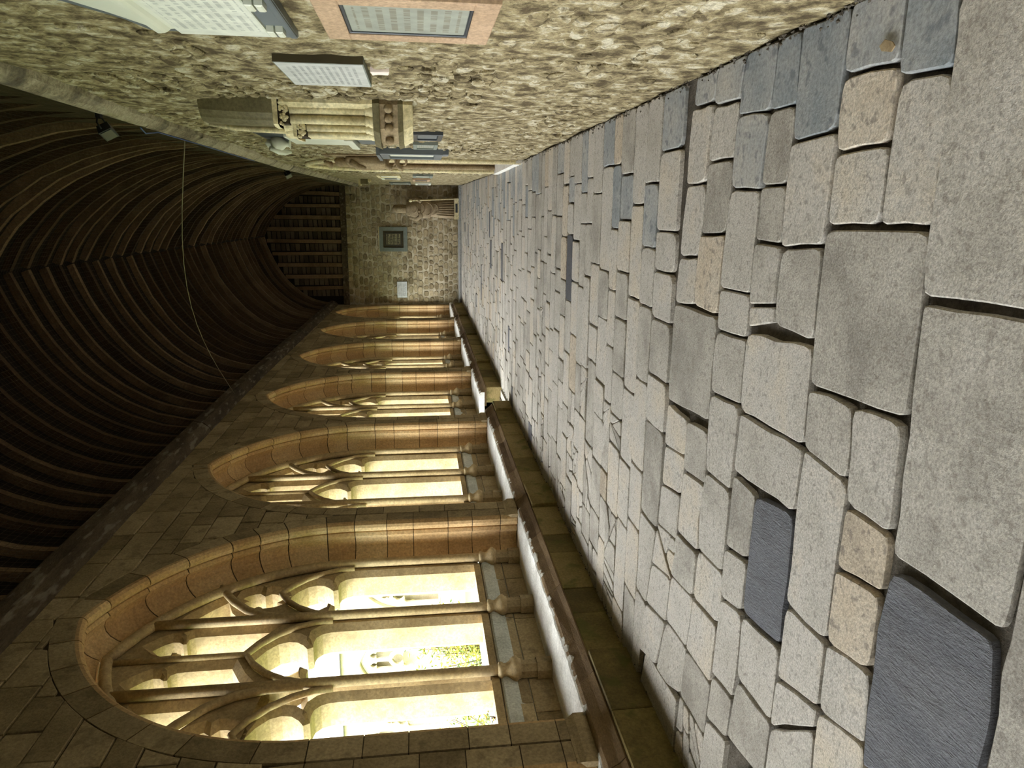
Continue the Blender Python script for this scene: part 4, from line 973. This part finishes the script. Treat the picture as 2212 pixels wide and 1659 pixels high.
m = MB(); m.tube([(.63, 6.4, 3.72), (.6, 6.55, 3.735), (.635, 6.8, 3.715), (.636, 8, 3.712), (.634, 9.6, 3.714), (.637, 10.5, 3.712)], .006, 6); thing(m.build('ledge_cable', BLUE), 'thin blue cable lying along the lip of the ledge', 'cable')
P = [(.64 + (-3.3 - .64) * q, 7.6 + 5.6 * q, 3.74 + 1.2 * q + .35 * math.sin(math.pi * q)) for q in [k / 12 for k in range(13)]]
m = MB(); m.tube(P, .005, 5); thing(m.build('slack_wire', WIRE), 'slack dusty wire strung across the walk below the rafters', 'wire')

# ------------------------------------------------------------------ end wall: statue, plaques
t = thing(empty('robed_statue', (.06, WALL_END - .32, .07)), 'brown stone statue of a robed figure holding a staff against the end wall', 'statue')
def st(name, path, radii, mat=STATUE, n=24, sq=(1, .7, 1), folds=0, fn=9, par=t): return blob(path, radii, name, par, mat, n, sq, 2, folds, fn)
pl = MB(); pl.box((-.36, -.26, 0), (.38, .24, .16)); pl = pl.build('plinth', PALE, t)
MB().box((-.12, -.268, .04), (.2, -.262, .12)).build('name_plate', DARKSLATE, pl)
st('robe', [(0, 0, .16), (0, 0, .18), (.0, 0, .5), (.01, 0, .9), (.02, 0, 1.25), (.0, .0, 1.5), (-.0, 0, 1.72), (0, 0, 1.86), (0, 0, 1.92)], [.1, .34, .31, .28, .29, .27, .30, .22, .1], folds=.09, fn=11)
st('mantle', [(0, .02, 1.0), (.0, 0, 1.02), (0, -.02, 1.3), (0, -.01, 1.6), (0, 0, 1.84), (0, 0, 1.90)], [.2, .335, .33, .335, .26, .12], folds=.05, fn=5)
st('head', [(0, -.02, 1.9), (0, -.03, 1.94), (0, -.05, 2.0), (0, -.06, 2.1), (0, -.05, 2.2), (0, -.04, 2.26)], [.07, .08, .1, .115, .1, .03], n=16, sq=(1, 1.05, 1))
st('hood', [(0, .03, 1.88), (0, .02, 1.95), (0, .02, 2.1), (0, .02, 2.24), (0, .01, 2.33), (0, 0, 2.39)], [.15, .15, .15, .145, .12, .03], n=16, sq=(1, .9, 1))
for k, (zc, w, dp) in enumerate(((1.62, .13, .12), (1.42, .19, .2), (1.18, .22, .26), (.98, .2, .24))):   # hanging folds of the mantle
    m = MB(); m.tube([(w * math.cos(a), -.215 - .05 * math.sin(a) + .012 * k, zc - dp * math.sin(a)) for a in [math.pi * q / 10 for q in range(11)]], [.008 + .016 * math.sin(math.pi * q / 10) for q in range(11)], 8); m.build('mantle_fold', STATUE, t)
for k in range(7):                                        # upright folds of the robe
    x = -.24 + .08 * k; y0 = -.235 * math.sqrt(max(.05, 1 - (x / .36) ** 2)); m = MB(); m.tube([(x * 1.05, y0 - .012, .17), (x, y0 - .005, .45), (x * .85, y0 + .02, .8)], [.024, .02, .006], 8); m.build('robe_fold', STATUE, t)
m = MB(); m.lathe([(.003, 2.04), (.014, 2.05), (.011, 2.09), (.004, 2.12)], 0, -.185, 8); m.build('nose', STATUE, t)
for s in (-1, 1):
    m = MB(); m.tube([(s * .27, 0, 1.74), (s * .34, -.06, 1.5), (s * .25, -.2, 1.36), (s * .1 if s < 0 else .27, -.24, 1.42)], [.11, .1, .085, .06], 12); a = m.build('sleeve', STATUE, t)
    hx = -.08 if s < 0 else .28
    m = MB(); m.lathe([(.01, 1.37), (.04, 1.385), (.05, 1.42), (.042, 1.46), (.01, 1.475)], hx, -.27, 10); hnd = m.build('hand', STATUE, t)
    for k in range(4):
        m = MB(); z = 1.39 + .022 * k; m.tube([(hx + s * .045, -.27, z), (hx + s * .03, -.315, z), (hx - s * .02, -.325, z), (hx - s * .045, -.30, z)], .011, 6); m.build('finger', STATUE, hnd)
m = MB(); m.tube([(.36, -.24, .16), (.30, -.30, 1.4), (.285, -.31, 1.68)], .026, 10); sf = m.build('staff', PALE, t)
MB().lathe([(.02, 1.66), (.05, 1.69), (.055, 1.73), (.04, 1.77), (.01, 1.79)], .285, -.31, 10).build('staff_knob', PALE, sf)
t = thing(empty('bronze_plaque'), 'dark bronze plaque with pale lettering in a wide grey frame', 'plaque')
def ebox(name, x0, x1, z0, z1, p0, p1, mat, parent, bev=.005): return MB().prism([(x0, z0), (x1, z0), (x1, z1), (x0, z1)], to_end, p0, p1, bev).build(name, mat, parent)
for a, b, c, d in ((-1.48, -.59, 1.95, 2.09), (-1.48, -.59, 2.83, 2.97), (-1.48, -1.34, 2.09, 2.83), (-.73, -.59, 2.09, 2.83)): ebox('frame_bar', a, b, c, d, -.02, .07, GREYPAINT, t)
ebox('bronze_rim', -1.34, -.73, 2.09, 2.83, -.02, .03, BRONZE, t); ebox('lettered_panel', -1.28, -.79, 2.15, 2.77, .02, .045, TXT_BRONZE, t)
ebox('frame_cap', -1.5, -.57, 2.97, 3.0, -.02, .09, PALE, t)
t = thing(empty('white_plaque'), 'small white inscribed plaque near the windows on the end wall', 'plaque')
ebox('plaque_body', -3.19, -2.59, 2.0, 2.37, -.02, .05, GREYPAINT, t, .001); ebox('plaque_face', -3.185, -2.595, 2.005, 2.365, .045, .055, TXT_SMALL, t, .001)
# fallen leaf on the paving
o = MB().prism([(.50, 2.25), (.515, 2.235), (.53, 2.25), (.545, 2.29), (.53, 2.315), (.512, 2.30)], to_floor, .012, .016, 0).build('fallen_leaf', CARVED); thing(o, 'curled brown leaf fallen on the paving by the rubble wall', 'leaf')

# ------------------------------------------------------------------ the garth outside
mb = MB(); mb.add([(-60, -40, -.15), (-4.2, -40, -.15), (-4.2, 40, -.15), (-60, 40, -.15)], [(0, 1, 2, 3)])
o = mb.build('lawn', GRASS); o['kind'] = 'stuff'; thing(o, 'bright green lawn of the garden seen through the windows', 'lawn')
YN = 27.8
rng = thing(empty('cloister_range', (-18, YN, 0)), 'sunlit stone range with arched windows and pale tiled roof across the garden', 'building')
loops = [[(-36, -.2), (-4.4, -.2), (-4.4, 5.4), (-36, 5.4)]]
for k in range(7): loops.append([(-7 - 4.1 * k + u * .92, z) for u, z in arch_outline(0, .9)])
pl = Matrix(((1, 0, 0, 18), (0, 0, -1, .3), (0, 1, 0, 0), (0, 0, 0, 1)))
link('wall', filled('wall', loops, FARSTONE, .3, .05, pl), rng)
for k in range(7):
    me = filled('far_tracery', [arch_outline(0, .9)] + [head(c, .41, d, 1.0) for c, d in ((-1.04, 0), (0, .12), (1.04, 0))] + [panel(1), panel(-1), eye(1), eye(-1)], FARSTONE, .1, .03, Matrix.Translation((11 - 4.1 * k, 0, 0)) @ Matrix(((.92, 0, 0, 0), (0, 0, -1, .35), (0, 1, 0, 0), (0, 0, 0, 1))))
    link('window_tracery', me, rng)
MB().box((-18, .9, -.2), (13.6, 1.1, 5.4)).build('inner_wall', FARSTONE, rng)

mb = MB(); mb.add([(-18, -.25, 5.25), (13.6, -.25, 5.25), (13.6, 4.2, 8.8), (-18, 4.2, 8.8)], [(0, 1, 2, 3)]); rf = mb.build('roof', TILE, rng)
for k in range(26):
    q = k / 26; y = -.3 + 4.5 * q; z = 5.27 + 3.6 * q
    m = MB(); m.rings([[(x, y, z), (x, y - .02, z + .05), (x, y + .2, z + .22), (x, y + .2, z + .16)] for x in (-18, 13.6)], rnd.random(), False); m.build('tile_course', TILE, rf)
def shrub(name, c, rad, n, label, seed, mats):
    r = random.Random(seed); t = thing(empty(name, c), label, 'shrub')
    tw = MB(); lv = [MB(), MB()]
    for k in range(26):
        a = r.random() * 6.28; b = r.uniform(.2, 1.0); e = Vector((math.cos(a) * b * rad[0], math.sin(a) * b * rad[1], rad[2] * r.uniform(.7, 1.05) * (1.15 - .4 * b)))
        p1 = e * .45 + Vector((0, 0, .15)); ts = min(1.0, rad[2] / 1.6); tw.tube([(0, 0, 0), p1 if ts > .5 else e * .5, e], [.014 * ts, .009 * ts, .004 * ts], 5)
        for q in range(n // 26):
            s = r.uniform(.35, 1.02); p = e * s + Vector((r.gauss(0, .09), r.gauss(0, .09), r.gauss(0, .08))) * ts
            d = Vector((r.gauss(0, 1), r.gauss(0, 1), r.gauss(.3, .6))).normalized(); w = d.cross(Vector((r.random(), r.random(), r.random()))).normalized(); L_ = r.uniform(.05, .1) * max(ts, .5); up = d.cross(w) * L_ * .12
            lv[0 if r.random() < .6 else 1].add([p, p + d * L_ * .5 + w * L_ * .2 + up, p + d * L_, p + d * L_ * .5 - w * L_ * .2 + up], [(0, 1, 2), (0, 2, 3)], r.random())
    tw.build('branches', TWIG, t)
    for m, mat in zip(lv, mats): o = m.build('foliage', mat, t); o['kind'] = 'stuff'
shrub('garden_shrub', (-6.7, 9.75, -.15), (1.0, .95, 1.85), 2600, 'yellow-green leafy shrub outside the centre light of the nearest window', 4, (LEAF, LEAF_GREEN))
shrub('garden_shrub', (-6.9, 7.7, -.15), (1.0, .9, 1.8), 2600, 'yellow-green leafy shrub outside the near light of the nearest window', 5, (LEAF, LEAF_GREEN))
shrub('wall_weed', (XL - .68, 5.1, .93), (.05, .06, .16), 26, 'little weed sprouting from the sill of the nearest window', 6, (LEAF, LEAF_GREEN))

# light portals in the window openings guide the sampling of the daylight; they give off no light of their own
for i in WINS:
    if i < -2: continue
    ld = bpy.data.lights.new('window_portal', 'AREA'); ld.shape = 'RECTANGLE'; ld.size = 3.5; ld.size_y = 4.4; ld.energy = 1.0; ld.cycles.is_portal = True
    o = bpy.data.objects.new('window_portal', ld); o.location = (XL - .95, centre(i), 2.3); o.rotation_euler = Vector((1, 0, 0)).to_track_quat('-Z', 'Z').to_euler(); col.objects.link(o)
